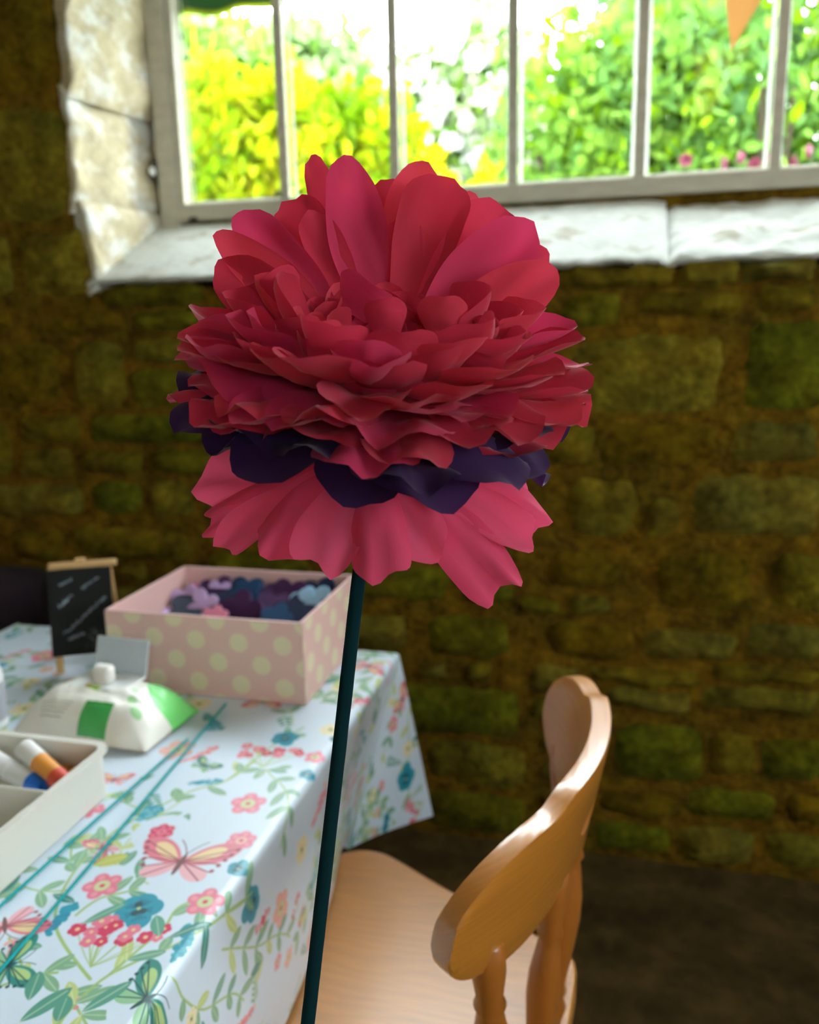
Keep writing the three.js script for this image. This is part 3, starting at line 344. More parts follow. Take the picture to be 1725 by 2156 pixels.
{ // chalkboard easel
  const o = thing('chalkboard_easel', 'small black chalkboard on a pale wooden easel with chalk writing', 'chalkboard', V3(-0.942, TT, 0.733), 27 * D2R);
  const wood = std({ color: rgb(0.62, 0.38, 0.16), roughness: 0.6 });
  const cv = document.createElement('canvas'); cv.width = 360; cv.height = 560; const c = cv.getContext('2d'); c.fillStyle = 'rgb(9,12,13)'; c.fillRect(0, 0, 360, 560);
  const R = rng(9); c.strokeStyle = 'rgba(175,195,210,.75)'; c.lineWidth = 5; c.lineCap = 'round';
  const scrawl = (x, y, l, a) => { c.save(); c.translate(x, y); c.rotate(a); c.beginPath(); c.moveTo(0, 0); for (let s = 0; s < l; s += 7) { c.quadraticCurveTo(s + 2, (R() - 0.5) * 44, s + 7, (R() - 0.5) * 18); } c.stroke(); c.restore(); };
  scrawl(60, 95, 80, -0.45); scrawl(190, 130, 120, -0.62); scrawl(50, 240, 110, -0.75); scrawl(70, 215, 40, -0.4); scrawl(70, 420, 340, -0.72); scrawl(90, 455, 100, -0.3);
  c.globalAlpha = 0.35; for (let k = 0; k < 26; k++) { c.beginPath(); c.arc(250 + (R() - 0.5) * 90, 460 + (R() - 0.5) * 110, 6 + 16 * R(), R() * 6, R() * 6 + 2); c.stroke(); }
  const tx = new THREE.CanvasTexture(cv); tx.colorSpace = THREE.SRGBColorSpace;
  const lean = -13 * D2R, f = new THREE.Group(); f.name = 'front_frame'; o.add(f); f.rotation.x = lean; f.position.z = 0.026;
  const bd = part('board', rbox(0.108, 0.155, 0.005, 0.002), std({ color: rgb(0.004, 0.005, 0.005), roughness: 0.8 }), f); bd.position.set(0, 0.108, 0.008);
  const fc = part('writing', new THREE.PlaneGeometry(0.104, 0.151), std({ map: tx, roughness: 0.85 }), f); fc.position.set(0, 0.108, 0.0108);
  for (const s of [-1, 1]) { const l = part('front_leg', rbox(0.012, 0.192, 0.008, 0.002), wood, f); l.position.set(s * 0.044, 0.096, 0); }
  const tb = part('top_bar', rbox(0.116, 0.012, 0.014, 0.003), wood, f); tb.position.set(0.006, 0.192, 0.001);
  const hk = part('peg', rbox(0.018, 0.012, 0.012, 0.003), wood, f); hk.position.set(0.002, 0.198, 0.002);
  const b = new THREE.Group(); b.name = 'rear_frame'; o.add(b); b.rotation.x = 20 * D2R; b.position.z = -0.082;
  for (const s of [-1, 1]) { const l = part('rear_leg', rbox(0.010, 0.196, 0.008, 0.002), wood, b); l.position.set(s * 0.05, 0.098, 0); }
  const cr = part('cross_bar', rbox(0.1, 0.008, 0.006, 0.002), wood, b); cr.position.set(0, 0.05, 0);
}
{ // packet of wipes
  const o = thing('wipes_packet', 'white and green soft packet of wipes with its lid flipped open', 'wipes packet', V3(-0.772, TT, 0.93), -4 * D2R);
  const w = 0.24, d = 0.15, h = 0.058;
  const cv = document.createElement('canvas'); cv.width = 1024; cv.height = 640; const c = cv.getContext('2d'); c.fillStyle = 'rgb(240,238,230)'; c.fillRect(0, 0, 1024, 640);
  c.fillStyle = 'rgb(120,226,120)'; c.beginPath(); c.moveTo(1024, 0); c.lineTo(560, 0); c.quadraticCurveTo(720, 120, 840, 300); c.quadraticCurveTo(900, 380, 1024, 330); c.fill(); c.beginPath(); c.moveTo(60, 0); c.lineTo(420, 0); c.lineTo(400, 70); c.lineTo(40, 90); c.fill();
  c.fillStyle = 'rgb(70,175,90)'; c.fillRect(520, 500, 210, 130); c.fillStyle = 'rgb(40,140,50)'; c.fillRect(520, 500, 210, 22);
  c.fillStyle = 'rgba(150,210,140,.8)'; for (const [x, y, r] of [[800, 420, 40], [880, 500, 46], [760, 330, 30], [300, 360, 18]]) { c.beginPath(); c.ellipse(x, y, r, r * 0.7, 0.5, 0, 7); c.fill(); }
  c.fillStyle = 'rgb(150,190,80)'; c.beginPath(); c.ellipse(500, 380, 70, 26, -0.2, 0, 7); c.fill(); c.fillStyle = 'rgb(240,150,110)'; c.beginPath(); c.arc(430, 362, 26, 0, 7); c.fill();
  c.fillStyle = 'rgba(170,165,150,.7)'; for (let k = 0; k < 5; k++) c.fillRect(180 + 8 * k, 520 + 18 * k, 250 - 20 * k, 6);
  const tx = new THREE.CanvasTexture(cv); tx.colorSpace = THREE.SRGBColorSpace;
  const pm = phys({ map: tx, roughness: 0.4, clearcoat: 0.2 });
  const skin = (bottom) => grid(40, 30, (u, v) => { const a = 2 * u - 1, b = 2 * v - 1, pr = Math.pow(1 - Math.pow(Math.abs(a), 4.5), 0.85) * Math.pow(1 - Math.pow(Math.abs(b), 3.4), 0.7), y = bottom ? 0.001 : h * pr + 0.006 * pr * fbm(u * 5, v * 4, 6) + 0.004 + 0.002 * Math.abs(N3(u * 26, v * 3, 1)); return [a * w / 2, y, b * d / 2 * (1 - 0.05 * a * a), u, 1 - v]; });
  part('wrapper', mergeGeometries([skin(false), skin(true)]), pm, o);
  const white = std({ color: rgb(0.75, 0.76, 0.77), roughness: 0.35 });
  const ring = part('lid_base', rbox(0.1, 0.005, 0.062, 0.002), white, o); ring.position.set(-0.005, h + 0.003, -0.014);
  const lid = part('lid', rbox(0.098, 0.058, 0.004, 0.002), phys({ color: rgb(0.62, 0.68, 0.74), roughness: 0.35, transmission: 0.25, thickness: 0 }), o); lid.position.set(-0.005, h + 0.03, -0.055); lid.rotation.x = -0.3;
  const kb = part('pulled_wipe', rbox(0.034, 0.03, 0.022, 0.008).translate(0, 0.013, 0), std({ color: rgb(0.82, 0.8, 0.76), roughness: 0.9 }), o); kb.position.set(-0.008, h + 0.004, -0.012);
}
{ // tray with glue sticks
  const x1 = -0.642, z0 = 1.104, x0 = -0.96, z1 = 1.47, h = 0.066, cx = (x0 + x1) / 2, cz = (z0 + z1) / 2, w = x1 - x0, d = z1 - z0, zd = 1.218;
  const o = thing('plastic_tray', 'white divided plastic tray holding glue sticks on the floral cloth', 'tray', V3(cx, TT, cz));
  const white = std({ color: rgb(0.72, 0.7, 0.64), roughness: 0.4 });
  const rr = (W2, D2, r, ccw) => { const s = ccw ? new THREE.Path() : new THREE.Shape(); s.moveTo(-W2 + r, -D2); s.lineTo(W2 - r, -D2); s.quadraticCurveTo(W2, -D2, W2, -D2 + r); s.lineTo(W2, D2 - r); s.quadraticCurveTo(W2, D2, W2 - r, D2); s.lineTo(-W2 + r, D2); s.quadraticCurveTo(-W2, D2, -W2, D2 - r); s.lineTo(-W2, -D2 + r); s.quadraticCurveTo(-W2, -D2, -W2 + r, -D2); return s; };
  const ringG = (a, b, hgt, t, r) => { const s = rr(a, b, r); s.holes.push(rr(a - t, b - t, r * 0.8, true)); return new THREE.ExtrudeGeometry(s, { depth: hgt, bevelEnabled: false, curveSegments: 8 }).rotateX(-Math.PI / 2); };
  part('side', ringG(w / 2 - 0.006, d / 2 - 0.006, h, 0.003, 0.018), white, o);
  const rim = part('rim', ringG(w / 2, d / 2, 0.006, 0.0095, 0.022), white, o); rim.position.y = h - 0.004;
  part('base', new THREE.ExtrudeGeometry(rr(w / 2 - 0.007, d / 2 - 0.007, 0.018), { depth: 0.003, bevelEnabled: false }).rotateX(-Math.PI / 2), white, o);
  const dv = part('divider', rbox(w - 0.016, h - 0.008, 0.005, 0.002), white, o); dv.position.set(0, h / 2, zd - cz);
  const stick = (label, p, turn, tilt, cap, b1, b2, len) => { const g = thing('glue_stick', label, 'glue stick', p); g.rotation.set(0, turn, tilt, 'YXZ'); const cyl = (nm, r, l, x, mat) => { const m = part(nm, new THREE.CylinderGeometry(r, r, l, 22).rotateZ(Math.PI / 2), mat, g); m.position.x = x; return m; }; cyl('cap', 0.0142, len * 0.36, -len * 0.32, cap); cyl('label_band', 0.0132, len * 0.38, len * 0.05, b1); cyl('end_band', 0.0136, len * 0.26, len * 0.37, b2); };
  const m = (r, g, b) => std({ color: rgb(r, g, b), roughness: 0.4 });
  const q = onY(96, 1616, TT + 0.045); stick('glue stick with white cap and orange and red label', q, -0.42, -0.2, m(0.75, 0.74, 0.72), m(0.75, 0.3, 0.05), m(0.68, 0.08, 0.05), 0.105);
  const q2 = onY(40, 1632, TT + 0.035); stick('glue stick with white cap and bright blue end', q2, -0.25, -0.16, m(0.75, 0.74, 0.74), m(0.75, 0.75, 0.75), m(0.01, 0.16, 0.72), 0.1);
  const q3 = onY(118, 1612, TT + 0.02); stick('orange glue stick lying under the red one at the tray end', q3, -0.5, 0, m(0.75, 0.4, 0.1), m(0.75, 0.33, 0.06), m(0.75, 0.33, 0.06), 0.09);
}
{ // bottle at the left edge
  const p = onY(-26, 1530, TT), o = thing('squeeze_bottle', 'white squeezy bottle with a grey label beside the wipes packet', 'bottle', V3(p.x, TT, p.z));
  part('body', new THREE.LatheGeometry([[0, 0], [0.029, 0], [0.031, 0.004], [0.031, 0.085], [0.027, 0.1], [0.014, 0.112], [0.013, 0.118], [0, 0.118]].map((a) => new THREE.Vector2(...a)), 28), std({ color: rgb(0.78, 0.79, 0.8), roughness: 0.35 }), o);
  part('label', new THREE.CylinderGeometry(0.0314, 0.0314, 0.06, 28, 1, true).translate(0, 0.045, 0), std({ color: rgb(0.35, 0.36, 0.4), roughness: 0.6 }), o);
  part('nozzle', new THREE.LatheGeometry([[0, 0.15], [0.004, 0.15], [0.012, 0.122], [0.013, 0.116], [0, 0.116]].map((a) => new THREE.Vector2(...a)), 20), std({ color: rgb(0.2, 0.5, 0.1), roughness: 0.5 }), o);
}
// two teal pipe cleaners
{
  const mat = std({ color: rgb(0.006, 0.33, 0.35), roughness: 1 });
  const cleaner = (pts, seed, label) => {
    const P = pts.map(([a, b]) => onY(a, b, TT + 0.003)), R = rng(seed), cur = new THREE.CatmullRomCurve3(P), gs = [new THREE.TubeGeometry(cur, 60, 0.0011, 6)];
    const n = 1500, pos = [], nor = [], uv = [];
    for (let i = 0; i < n; i++) { const t = R(), c0 = cur.getPoint(t), tg = cur.getTangent(t), a = R() * 6.283, s = V3(0, 1, 0).cross(tg).normalize(), dir = s.multiplyScalar(Math.cos(a)).add(V3(0, Math.sin(a), 0)).addScaledVector(tg, (R() - 0.5) * 0.9), e = c0.clone().addScaledVector(dir, 0.0032), sd = tg.clone().multiplyScalar(0.00035); for (const q of [c0.clone().sub(sd), c0.clone().add(sd), e]) { pos.push(q.x, Math.max(q.y, TT), q.z); nor.push(dir.x, dir.y, dir.z); uv.push(0, 0); } }
    const g = new THREE.BufferGeometry(); g.setAttribute('position', new THREE.Float32BufferAttribute(pos, 3)); g.setAttribute('normal', new THREE.Float32BufferAttribute(nor, 3)); g.setAttribute('uv', new THREE.Float32BufferAttribute(uv, 2));
    const o = thing('pipe_cleaner', label, 'pipe cleaner'); part('wire', new THREE.TubeGeometry(cur, 60, 0.0019, 7), mat, o); const f = part('fuzz', g, mat, o); f.userData.kind = 'stuff';
  };
  cleaner([[-60, 1962], [0, 1908], [170, 1755], [300, 1640], [396, 1556]], 3, 'teal pipe cleaner lying closer to the white tray');
  cleaner([[-60, 2112], [0, 2044], [140, 1880], [260, 1738], [375, 1602], [476, 1482]], 4, 'teal pipe cleaner lying closer to the table edge, tip at the spotted box');
}
{ // dark bundle behind the far corner of the table
  const o = thing('sack', 'dark plum cloth sack standing behind the far corner of the table', 'sack', V3(-1.47, 0, 0.33));
  part('sack_body', grid(32, 26, (u, v) => { const a = u * 6.2832, y = 0.8 * v, r = (0.15 + 0.03 * Math.sin(v * 5)) * (v > 0.93 ? Math.sqrt(Math.max(0, 1 - Math.pow((v - 0.93) / 0.07, 2))) : 1) * (1 + 0.12 * fbm(Math.cos(a) * 2, v * 3, Math.sin(a) * 2)); return [r * 1.05 * Math.cos(a), y, r * Math.sin(a)]; }), std({ color: rgb(0.016, 0.006, 0.014), roughness: 0.95 }), o);
  const b = part('ribbon', bloomGeo.clone().scale(0.05, 0.05, 0.05), std({ color: rgb(0.06, 0.03, 0.12), roughness: 0.9 }), o); b.position.set(0.06, 0.69, 0.17);
}
// bunting pennant
{
  const o = thing('bunting', 'orange fabric pennant hanging on a string across the window', 'bunting');
  const a = onZ(1513, -130, 0.03), b = onZ(1690, -150, 0.03), t = onZ(1540, 109, 0.03), m = phys({ color: rgb(0.74, 0.34, 0.10), roughness: 0.9, transmission: 0.3, thickness: 0 });
  part('pennant', grid(14, 20, (u, v) => { const p = a.clone().lerp(b, u).lerp(t, v); return [p.x, p.y, p.z + 0.008 * Math.sin(u * 5 + 1) * (1 - v)]; }), m, o);
  part('string', tube([V3(OX0 + 0.01, a.y + 0.12, 0.01), V3(-0.5, a.y + 0.04, 0.02), a, b, V3(0.9, b.y + 0.05, 0.02), V3(OX1, b.y + 0.14, 0.01)], 0.0018, 60, 5), std({ color: rgb(0.6, 0.55, 0.4), roughness: 0.9 }), o);
}

// ---------------------------------------------------------------- the chair
{
  const yaw = 5.9 * D2R, M = V3(-0.150, 0, 1.095);
  const o = thing('wooden_chair', 'varnished pine chair with curved top rail and turned spindles', 'chair', M);
  // chair axes: e runs along the back towards the wall, f points to the front of the seat
  const e = V3(Math.sin(yaw), 0, -Math.cos(yaw)), f = V3(-Math.cos(yaw), 0, -Math.sin(yaw));
  const woodTex = texture(512, (u, v) => { const g = Math.sin((v * 26 + 1.6 * fbm(u * 1.5, v * 5, 61)) * 6.28), k = 208 + 4 * g + 8 * fbm(u * 6, v * 60, 63); return [k, k * 0.86, k * 0.66]; });
  const wood = phys({ map: woodTex, color: rgb(0.80, 0.40, 0.06), roughness: 0.5, clearcoat: 1, clearcoatRoughness: 0.22 }), seatWood = phys({ map: woodTex, color: rgb(0.84, 0.47, 0.12), roughness: 0.42, ior: 1.65, clearcoat: 1, clearcoatRoughness: 0.36 });
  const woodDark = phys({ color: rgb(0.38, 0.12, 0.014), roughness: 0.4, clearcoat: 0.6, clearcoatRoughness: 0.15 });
  const L = (u, v, y) => V3(f.x * u + e.x * v, y, f.z * u + e.z * v);       // u forward, v lateral
  const half = 0.262, sag = 0.082, tilt = 0.20;
  const crestPlan = (s) => -0.02 - sag * (1 - s * s);                        // how far the rail bows back
  const topY = (s) => { const a = Math.abs(s); return a < 0.42 ? 0.895 : lerp(0.895, 0.883, smooth(0.42, 0.56, a)) - (a > 0.62 ? 0.062 * (1 - Math.sqrt(Math.max(0, 1 - Math.pow((a - 0.62) / 0.38, 2)))) : 0); };
  const botY = (s) => { const a = Math.abs(s); return 0.752 + (a > 0.8 ? 0.05 * (1 - Math.sqrt(Math.max(0, 1 - Math.pow((a - 0.8) / 0.2, 2)))) : 0) + 0.012 * Math.cos(s * 5) * (a < 0.8 ? 1 : 0.3); };
  const ns = 56, ring = [];
  const sec = [[-1, 0.12], [-0.82, 0], [0.82, 0], [1, 0.12], [1, 0.88], [0.82, 1], [-0.82, 1], [-1, 0.88]], th = 0.0135;
  const pos = [], ix = [], uv = [], nr = 32;
  const secPts = []; { const P = [[-1, -1], [1, -1], [1, 1], [-1, 1]]; for (let k = 0; k < nr; k++) { const a = k / nr * 6.2832 + 0.098, c = Math.cos(a), s = Math.sin(a), q = Math.pow(Math.pow(Math.abs(c), 9) + Math.pow(Math.abs(s), 9), -1 / 9); secPts.push([c * q, s * q]); } }
  for (let i = 0; i <= ns; i++) {
    const s = Math.sin((2 * i / ns - 1) * 1.5708), y0 = botY(s), y1 = topY(s), ym = (y0 + y1) / 2, hy = Math.max(0.002, (y1 - y0) / 2), u0 = crestPlan(s);
    const ds = 0.001, du = (crestPlan(s + ds) - crestPlan(s - ds)) / (2 * ds * half), nl = Math.hypot(1, du), nu = 1 / nl, nv = -du / nl;
    for (let k = 0; k < nr; k++) { const [a, b] = secPts[k], y = ym + b * (hy - 0.0) , rnd = 1 - 0.0 * Math.abs(b), off = a * th * rnd, lean = -(y - 0.75) * tilt; const p = L(u0 + nu * off + lean, s * half + nv * off, y); pos.push(p.x, p.y, p.z); uv.push(s * half * 2, y * 4 + a * 0.05); }
  }
  for (let i = 0; i < ns; i++) for (let k = 0; k < nr; k++) { const a = i * nr + k, b = i * nr + (k + 1) % nr, c = a + nr, d = b + nr; ix.push(a, c, b, b, c, d); }
  for (const i of [0, ns]) { const c0 = pos.length / 3; let x = 0, y = 0, z = 0; for (let k = 0; k < nr; k++) { x += pos[3 * (i * nr + k)]; y += pos[3 * (i * nr + k) + 1]; z += pos[3 * (i * nr + k) + 2]; } pos.push(x / nr, y / nr, z / nr); uv.push(0, 0); for (let k = 0; k < nr; k++) i ? ix.push(i * nr + k, c0, i * nr + (k + 1) % nr) : ix.push(i * nr + k, i * nr + (k + 1) % nr, c0); }
  const cg = new THREE.BufferGeometry(); cg.setAttribute('position', new THREE.Float32BufferAttribute(pos, 3)); cg.setAttribute('uv', new THREE.Float32BufferAttribute(uv, 2)); for (let i = 0; i < ix.length; i += 3) { const q = ix[i + 1]; ix[i + 1] = ix[i + 2]; ix[i + 2] = q; }
  cg.setIndex(ix); cg.computeVertexNormals();
  const slotS = new THREE.Shape(); slotS.absellipse(0, 0, 0.034, 0.015, 0, Math.PI * 2, false);
  const slotG = new THREE.ExtrudeGeometry(slotS, { depth: 0.12, bevelEnabled: false, curveSegments: 24 }).translate(0, 0, -0.06);
  const bA = new Brush(toCreasedNormals(cg, 0.5)), bB = new Brush(slotG); const sc = L(crestPlan(-0.1) - 0.06 * tilt, -0.03, 0.818); bB.position.copy(sc); bB.rotation.y = Math.atan2(f.x, f.z); bA.updateMatrixWorld(); bB.updateMatrixWorld();
  const ev = new Evaluator(); ev.useGroups = false; ev.attributes = ['position', 'normal', 'uv'];
  part('top_rail', ev.evaluate(bA, bB, SUBTRACTION).geometry, wood, o);
  const SY = 0.445;
  // seat
  { const shp = new THREE.Shape(), pts = [[-0.074, -0.193], [-0.089, -0.08], [-0.091, 0], [-0.089, 0.08], [-0.074, 0.193], [0.02, 0.232], [0.152, 0.283], [0.27, 0.334], [0.325, 0.328], [0.36, 0.27], [0.378, 0], [0.36, -0.27], [0.325, -0.328], [0.27, -0.334], [0.152, -0.283], [0.02, -0.232]].map(([u, v]) => { const p = L(u, v, 0); return new THREE.Vector2(p.x, -p.z); });
    shp.moveTo(pts[0].x, pts[0].y); const cur = new THREE.CatmullRomCurve3(pts.map((p) => V3(p.x, p.y, 0)), true, 'catmullrom', 0.4).getPoints(90); shp.setFromPoints(cur.map((p) => new THREE.Vector2(p.x, p.y)));
    const g = new THREE.ExtrudeGeometry(shp, { depth: 0.022, bevelEnabled: true, bevelSize: 0.006, bevelThickness: 0.006, bevelSegments: 4 }).rotateX(-Math.PI / 2).translate(0, SY - 0.028, 0);
    part('seat', uvMetres(g, 2.2), seatWood, o); }
  const lathe = (prof, a, b, mat, nm) => { const len = a.distanceTo(b), g = new THREE.LatheGeometry(prof.map(([r, t]) => new THREE.Vector2(r, t * len)), 20); const m = part(nm, g, mat, o); m.position.copy(a); m.quaternion.setFromUnitVectors(V3(0, 1, 0), b.clone().sub(a).normalize()); return m; };
  const spin = [[0.001, 0], [0.011, 0], [0.012, 0.06], [0.016, 0.12], [0.0105, 0.16], [0.014, 0.19], [0.011, 0.22], [0.015, 0.34], [0.0195, 0.5], [0.0185, 0.6], [0.0125, 0.72], [0.0105, 0.74], [0.0145, 0.765], [0.0115, 0.79], [0.0155, 0.9], [0.014, 1], [0.001, 1]];
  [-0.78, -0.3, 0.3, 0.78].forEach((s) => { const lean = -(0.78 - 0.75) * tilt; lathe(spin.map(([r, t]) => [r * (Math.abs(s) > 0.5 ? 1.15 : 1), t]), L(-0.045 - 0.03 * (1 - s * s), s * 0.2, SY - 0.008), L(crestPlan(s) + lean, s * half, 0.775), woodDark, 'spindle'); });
  const leg = [[0.001, 0], [0.013, 0], [0.016, 0.1], [0.022, 0.3], [0.016, 0.45], [0.02, 0.48], [0.016, 0.52], [0.023, 0.7], [0.017, 0.95], [0.017, 1], [0.001, 1]];
  [[-0.02, 0.16, -0.06, 0.19], [-0.02, -0.16, -0.06, -0.19], [0.29, 0.22, 0.33, 0.25], [0.29, -0.22, 0.33, -0.25]].forEach(([u, v, u2, v2]) => lathe(leg, L(u2, v2, 0), L(u, v, SY - 0.02), wood, 'leg'));
  for (const s of [-1, 1]) lathe([[0.001, 0], [0.009, 0], [0.014, 0.5], [0.009, 1], [0.001, 1]], L(-0.04, s * 0.175, 0.2), L(0.31, s * 0.236, 0.2), wood, 'stretcher');
}

// ---------------------------------------------------------------- the paper flower
{
  const KD = 0.55, hub = atDepth(800, 785, KD), o = thing('paper_flower', 'big tissue paper pompom flower in crimson, purple and pink on a dark stick', 'paper flower', hub);
  const stemA = atDepth(782, 985, KD).sub(hub), stemB = atDepth(648, 2156, KD).sub(hub), dirn = stemB.clone().sub(stemA).normalize(), end = stemB.clone().addScaledVector(dirn, 0.12);
  const len = stemA.distanceTo(end), sg = new THREE.CylinderGeometry(0.0046, 0.0046, len, 18, 60); { const p = sg.attributes.position; for (let i = 0; i < p.count; i++) { const k = 1 + 0.05 * N3(p.getX(i) * 300, p.getY(i) * 60, p.getZ(i) * 300); p.setX(i, p.getX(i) * k); p.setZ(i, p.getZ(i) * k); } sg.computeVertexNormals(); }
  const st = part('stick', sg, phys({ color: rgb(0.003, 0.020, 0.024), roughness: 0.95, specularIntensity: 0.15 }), o); st.position.copy(stemA).lerp(end, 0.5); st.quaternion.setFromUnitVectors(V3(0, 1, 0), dirn);
  const paper = (r, g, b) => phys({ color: rgb(r, g, b), roughness: 0.85, transmission: 0.42, thickness: 0, specularIntensity: 0.4 });
  const crimson = [paper(0.66, 0.032, 0.085), paper(0.58, 0.025, 0.065), paper(0.72, 0.045, 0.09), paper(0.66, 0.036, 0.125)], purple = [paper(0.045, 0.010, 0.078), paper(0.035, 0.009, 0.066)], pink = [paper(0.90, 0.10, 0.22), paper(0.86, 0.08, 0.19)];
  const R = rng(2024);
  // camera-independent frame of the head: axis tipped towards the room, a little to the right
  const fwd = V3(Math.sin(14.5 * D2R), 0, Math.cos(14.5 * D2R)), right = V3(Math.cos(14.5 * D2R), 0, -Math.sin(14.5 * D2R));
  const axis = V3(0, 1, 0).addScaledVector(fwd, Math.tan(14 * D2R)).addScaledVector(right, Math.tan(5 * D2R)).normalize();
  const ex = right.clone().addScaledVector(axis, -right.dot(axis)).normalize(), ez = ex.clone().cross(axis).normalize();   // ez towards the viewer
  const petal = (dir, up, Lg, w, { bend = 0, cup = 0.3, notch = 0, wave = 0.15, seed = 0, start = 0.12, tipAt = 0.74, pinch = 0.14, base = null } = {}) => {
    const d = dir.clone().normalize(), t = up.clone().cross(d).normalize(), n = d.clone().cross(t).normalize(), nl = 22, nw = 12;
    return grid(nw, nl, (u, v) => {
      const a = Math.sin((2 * u - 1) * 1.5708), s = v;
      const reach = tipAt + (1 - tipAt) * Math.sqrt(Math.max(0, 1 - a * a)) - notch * 0.045 * (1 + Math.cos(a * 4.5 + seed)) + 0.025 * N3(a * 2.5, seed, 4);
      const q = s * reach, body = pinch + (1 - pinch) * smooth(0.0, tipAt * 0.9, q), xn = a * body;
      const x = w * xn * (1 + 0.08 * N3(q * 4, seed, 1)) + 0.12 * w * N3(q * 3, seed, 9) * q;
      const ss = start + (1 - start) * q;
      const th = bend * ss * ss, r = ss - (bend * bend) * Math.pow(ss, 5) / 10, hgt = bend * Math.pow(ss, 3) / 3 - Math.pow(bend, 3) * Math.pow(ss, 7) / 42;
      const lift = cup * w * (xn * xn - 0.3 * body * body) * (0.35 + 0.65 * q) + wave * w * N3(xn * 1.6 + seed, q * 2.6, seed) * q + 0.03 * w * N3(xn * 6, q * 9, seed);
      const p = d.clone().multiplyScalar(r * Lg).addScaledVector(n, hgt * Lg + lift * Math.cos(th)).addScaledVector(d, -lift * Math.sin(th)).addScaledVector(t, x);
      if (base) p.add(base);
      return [p.x, p.y, p.z];
    });
  };
  const frame = (deg, side) => { const ax = V3(0, 1, 0).addScaledVector(fwd, Math.tan(deg * D2R)).addScaledVector(right, Math.tan(side * D2R)).normalize(), x = right.clone().addScaledVector(ax, -right.dot(ax)).normalize(); return { ax, x, z: x.clone().cross(ax).normalize() }; };
  const place = (elev, az, Lg, w, mat, opt, fr) => { const e = elev * D2R, a = az * D2R, rad = fr.x.clone().multiplyScalar(Math.sin(a)).addScaledVector(fr.z, Math.cos(a)); const dir = rad.clone().multiplyScalar(Math.cos(e)).addScaledVector(fr.ax, Math.sin(e)), up = fr.ax.clone().multiplyScalar(Math.cos(e)).addScaledVector(rad, -Math.sin(e)); part('petal', petal(dir, up, Lg, w, { seed: R() * 50, ...opt }), mat, o); };
  const pick = (l) => l[Math.floor(R() * l.length)];
  const layer = (elev, n, Lg, w, mats, opt, off = 0, deg = 14) => { const fr = frame(deg, 5); for (let k = 0; k < n; k++) place(elev + (R() - 0.5) * 7 + (k & 1 ? 2.5 : -2.5), off + (k + 0.35 * (R() - 0.5)) * 360 / n, Lg * (0.92 + 0.13 * R()) * (elev > 8 && Math.cos((off + k * 360 / n) * D2R) < -0.1 ? 0.6 : 1), w * (0.9 + 0.2 * R()), pick(mats), { ...opt, bend: (opt.bend || 0) + (R() - 0.5) * 0.3, cup: (opt.cup ?? 0.3) * (0.6 + 0.8 * R()) * (k & 1 ? 1 : 0.7) }, fr); };
  const toTip = (a, b, dep, w, mat, opt, base, face) => { const b0 = base || V3(0, 0, 0), tip = atDepth(a, b, KD + dep).sub(hub).sub(b0); part('petal', petal(tip, face, tip.length(), w, { base: base || null, ...opt }), mat, o); };
  // drooping pink skirt: petals spread from below the head, tips where they hang
  const low = atDepth(790, 935, KD).sub(hub), faceOut = fwd.clone().addScaledVector(V3(0, 1, 0), 0.75).normalize();
  [[390, 1020, -0.005, 0.024], [404, 1110, -0.02, 0.015], [444, 1148, -0.03, 0.015], [548, 1160, -0.045, 0.022], [655, 1196, -0.06, 0.024], [805, 1224, -0.065, 0.021], [912, 1174, -0.055, 0.019], [1085, 1256, -0.05, 0.023], [1140, 1145, -0.03, 0.018], [1170, 1096, -0.015, 0.020], [1010, 1120, 0.03, 0.026], [470, 1060, 0.04, 0.028], [620, 1090, 0.06, 0.03], [850, 1095, 0.065, 0.03], [1130, 1040, 0.05, 0.026]].forEach(([a, b, dep, w], k) => toTip(a, b, dep, w * 0.86, pink[k % 2], { bend: -0.35 + 0.1 * (k % 3), cup: k % 2 ? -0.25 : 0.25, notch: k % 3 === 1 ? 1.1 : 0.6, wave: 0.5, seed: 3 + k * 4.1, start: 0.06, tipAt: 0.84, pinch: 0.36 }, low, faceOut));
  layer(-13, 14, 0.134, 0.031, purple, { bend: 0.1, cup: -0.3, wave: 0.5 }, 8, 12);
  layer(-18, 13, 0.130, 0.031, purple, { bend: 0.05, cup: 0.2, wave: 0.5 }, 22, 12);
  layer(-8, 14, 0.132, 0.029, crimson, { bend: 0.1, cup: -0.3, wave: 0.5 }, 0, 12);
  layer(-5, 14, 0.135, 0.028, crimson, { bend: 0.12, cup: -0.3, wave: 0.5 }, 14, 12);
  layer(-2, 14, 0.134, 0.028, crimson, { bend: 0.2, cup: 0.25, wave: 0.45 }, 5, 12);
  layer(2, 14, 0.133, 0.027, crimson, { bend: 0.3, cup: 0.4, wave: 0.35 }, 19, 12);
  layer(5, 14, 0.130, 0.026, crimson, { bend: 0.55, cup: 0.5, wave: 0.25 }, 9, 14);
  layer(9, 14, 0.126, 0.024, crimson, { bend: 0.8, cup: 0.7, wave: 0.2, tipAt: 0.78 }, 24, 16);
  layer(12, 14, 0.119, 0.022, crimson, { bend: 1.0, cup: 0.85, wave: 0.2, tipAt: 0.8 }, 4, 19);
  layer(15, 13, 0.110, 0.021, crimson, { bend: 1.2, cup: 0.95, wave: 0.2, tipAt: 0.8 }, 20, 27);
  layer(18, 12, 0.099, 0.020, crimson, { bend: 1.35, cup: 1.0, wave: 0.2, tipAt: 0.8 }, 2, 35);
  layer(22, 11, 0.087, 0.019, crimson, { bend: 1.4, cup: 1.05, wave: 0.2, tipAt: 0.8 }, 15, 42);
  layer(28, 9, 0.074, 0.018, crimson, { bend: 1.3, cup: 1.1, wave: 0.2, tipAt: 0.8 }, 30, 48);
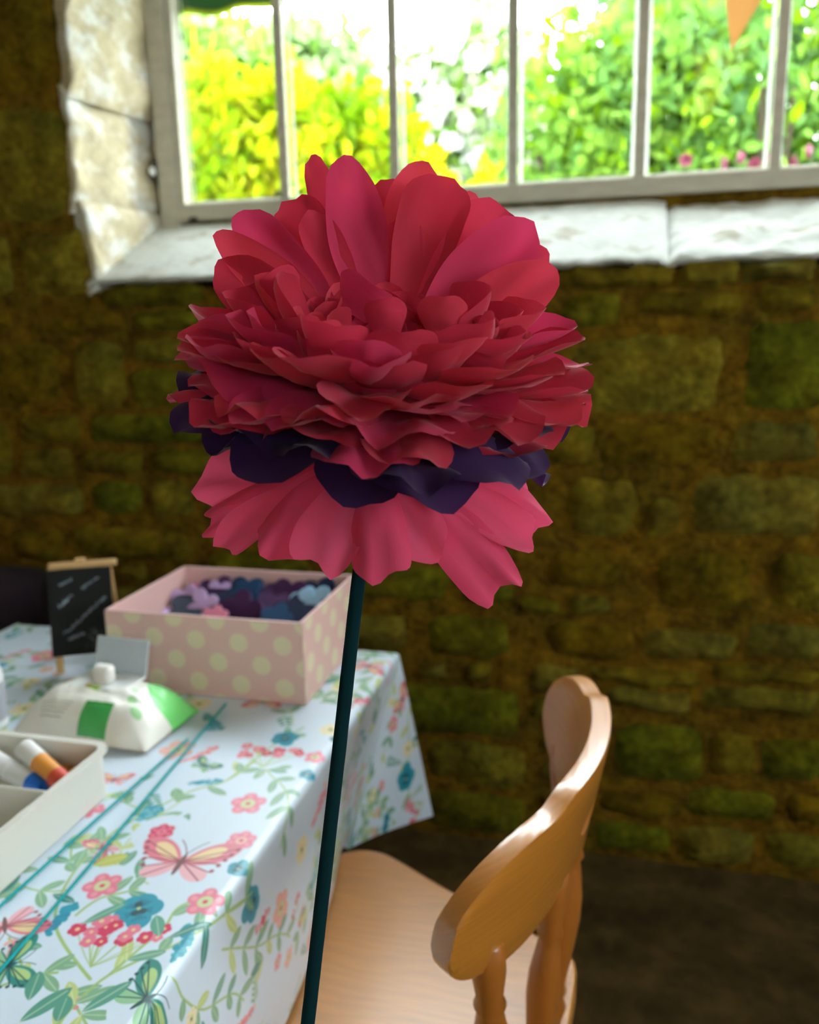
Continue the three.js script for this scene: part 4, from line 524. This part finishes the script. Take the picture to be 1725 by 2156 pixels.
  layer(38, 7, 0.060, 0.016, crimson, { bend: 1.0, cup: 1.1, tipAt: 0.8 }, 10, 52);
  // upright cupped petals in the middle of the front
  [[845, 682, 848, 800, -0.085, 0.018], [806, 618, 822, 722, -0.05, 0.011], [705, 697, 738, 782, -0.075, 0.014], [662, 668, 682, 752, -0.062, 0.012], [617, 658, 637, 742, -0.052, 0.013], [545, 574, 602, 662, -0.022, 0.018], [790, 588, 742, 662, -0.032, 0.017], [935, 612, 930, 722, -0.047, 0.013], [1012, 724, 978, 802, -0.07, 0.017], [905, 690, 900, 770, -0.06, 0.012]].forEach(([a, b, c, d, dep, w], k) => { const bs = atDepth(c, d, KD + dep + 0.008).sub(hub); toTip(a, b, dep - 0.008, w * 1.12, crimson[(k * 3 + 1) % 4], { bend: 0.35, cup: -0.6, wave: 0.12, tipAt: 0.6, pinch: 0.45, seed: 9 + k * 3.3, start: 0 }, bs, fwd.clone().addScaledVector(V3(0, 1, 0), -0.1)); });
  // tall petals standing at the back: tip seen at px, distance behind the hub
  const faceBack = fwd.clone().multiplyScalar(0.9).addScaledVector(V3(0, 1, 0), 0.2);
  [[655, 325, 0.055, 0.012, 0.6], [727, 334, 0.035, 0.0195, 0.62], [885, 362, 0.06, 0.019, 0.8], [940, 374, 0.035, 0.023, 0.82], [1058, 436, 0.04, 0.021, 0.8], [1118, 478, 0.015, 0.023, 0.72], [1000, 410, 0.065, 0.018, 0.8], [610, 424, 0.04, 0.019, 0.8], [655, 455, 0.03, 0.014, 0.75], [500, 450, 0.02, 0.018, 0.72], [458, 490, 0.01, 0.015, 0.6], [830, 400, 0.075, 0.019, 0.8], [1152, 522, 0.03, 0.017, 0.65], [560, 478, 0.06, 0.018, 0.75], [1170, 572, 0.0, 0.019, 0.7], [446, 560, 0.0, 0.019, 0.7], [770, 410, 0.07, 0.018, 0.8], [700, 440, 0.06, 0.018, 0.8], [540, 530, 0.03, 0.02, 0.75], [1090, 545, 0.03, 0.02, 0.75], [855, 470, 0.04, 0.016, 0.75]].forEach(([a, b, dep, w, tipAt], k) => toTip(a, b, dep, w, crimson[(k * 3) % 4], { bend: 0.02 + 0.1 * (k % 3), cup: k % 2 ? 0.5 : 0.25, wave: 0.35, tipAt, seed: k * 5.3, start: 0.08 }, null, faceBack));
}

scene.traverse((q) => { if (q.isMesh && q.material !== glassMat) q.castShadow = q.receiveShadow = true; });
renderer.render(scene, camera);
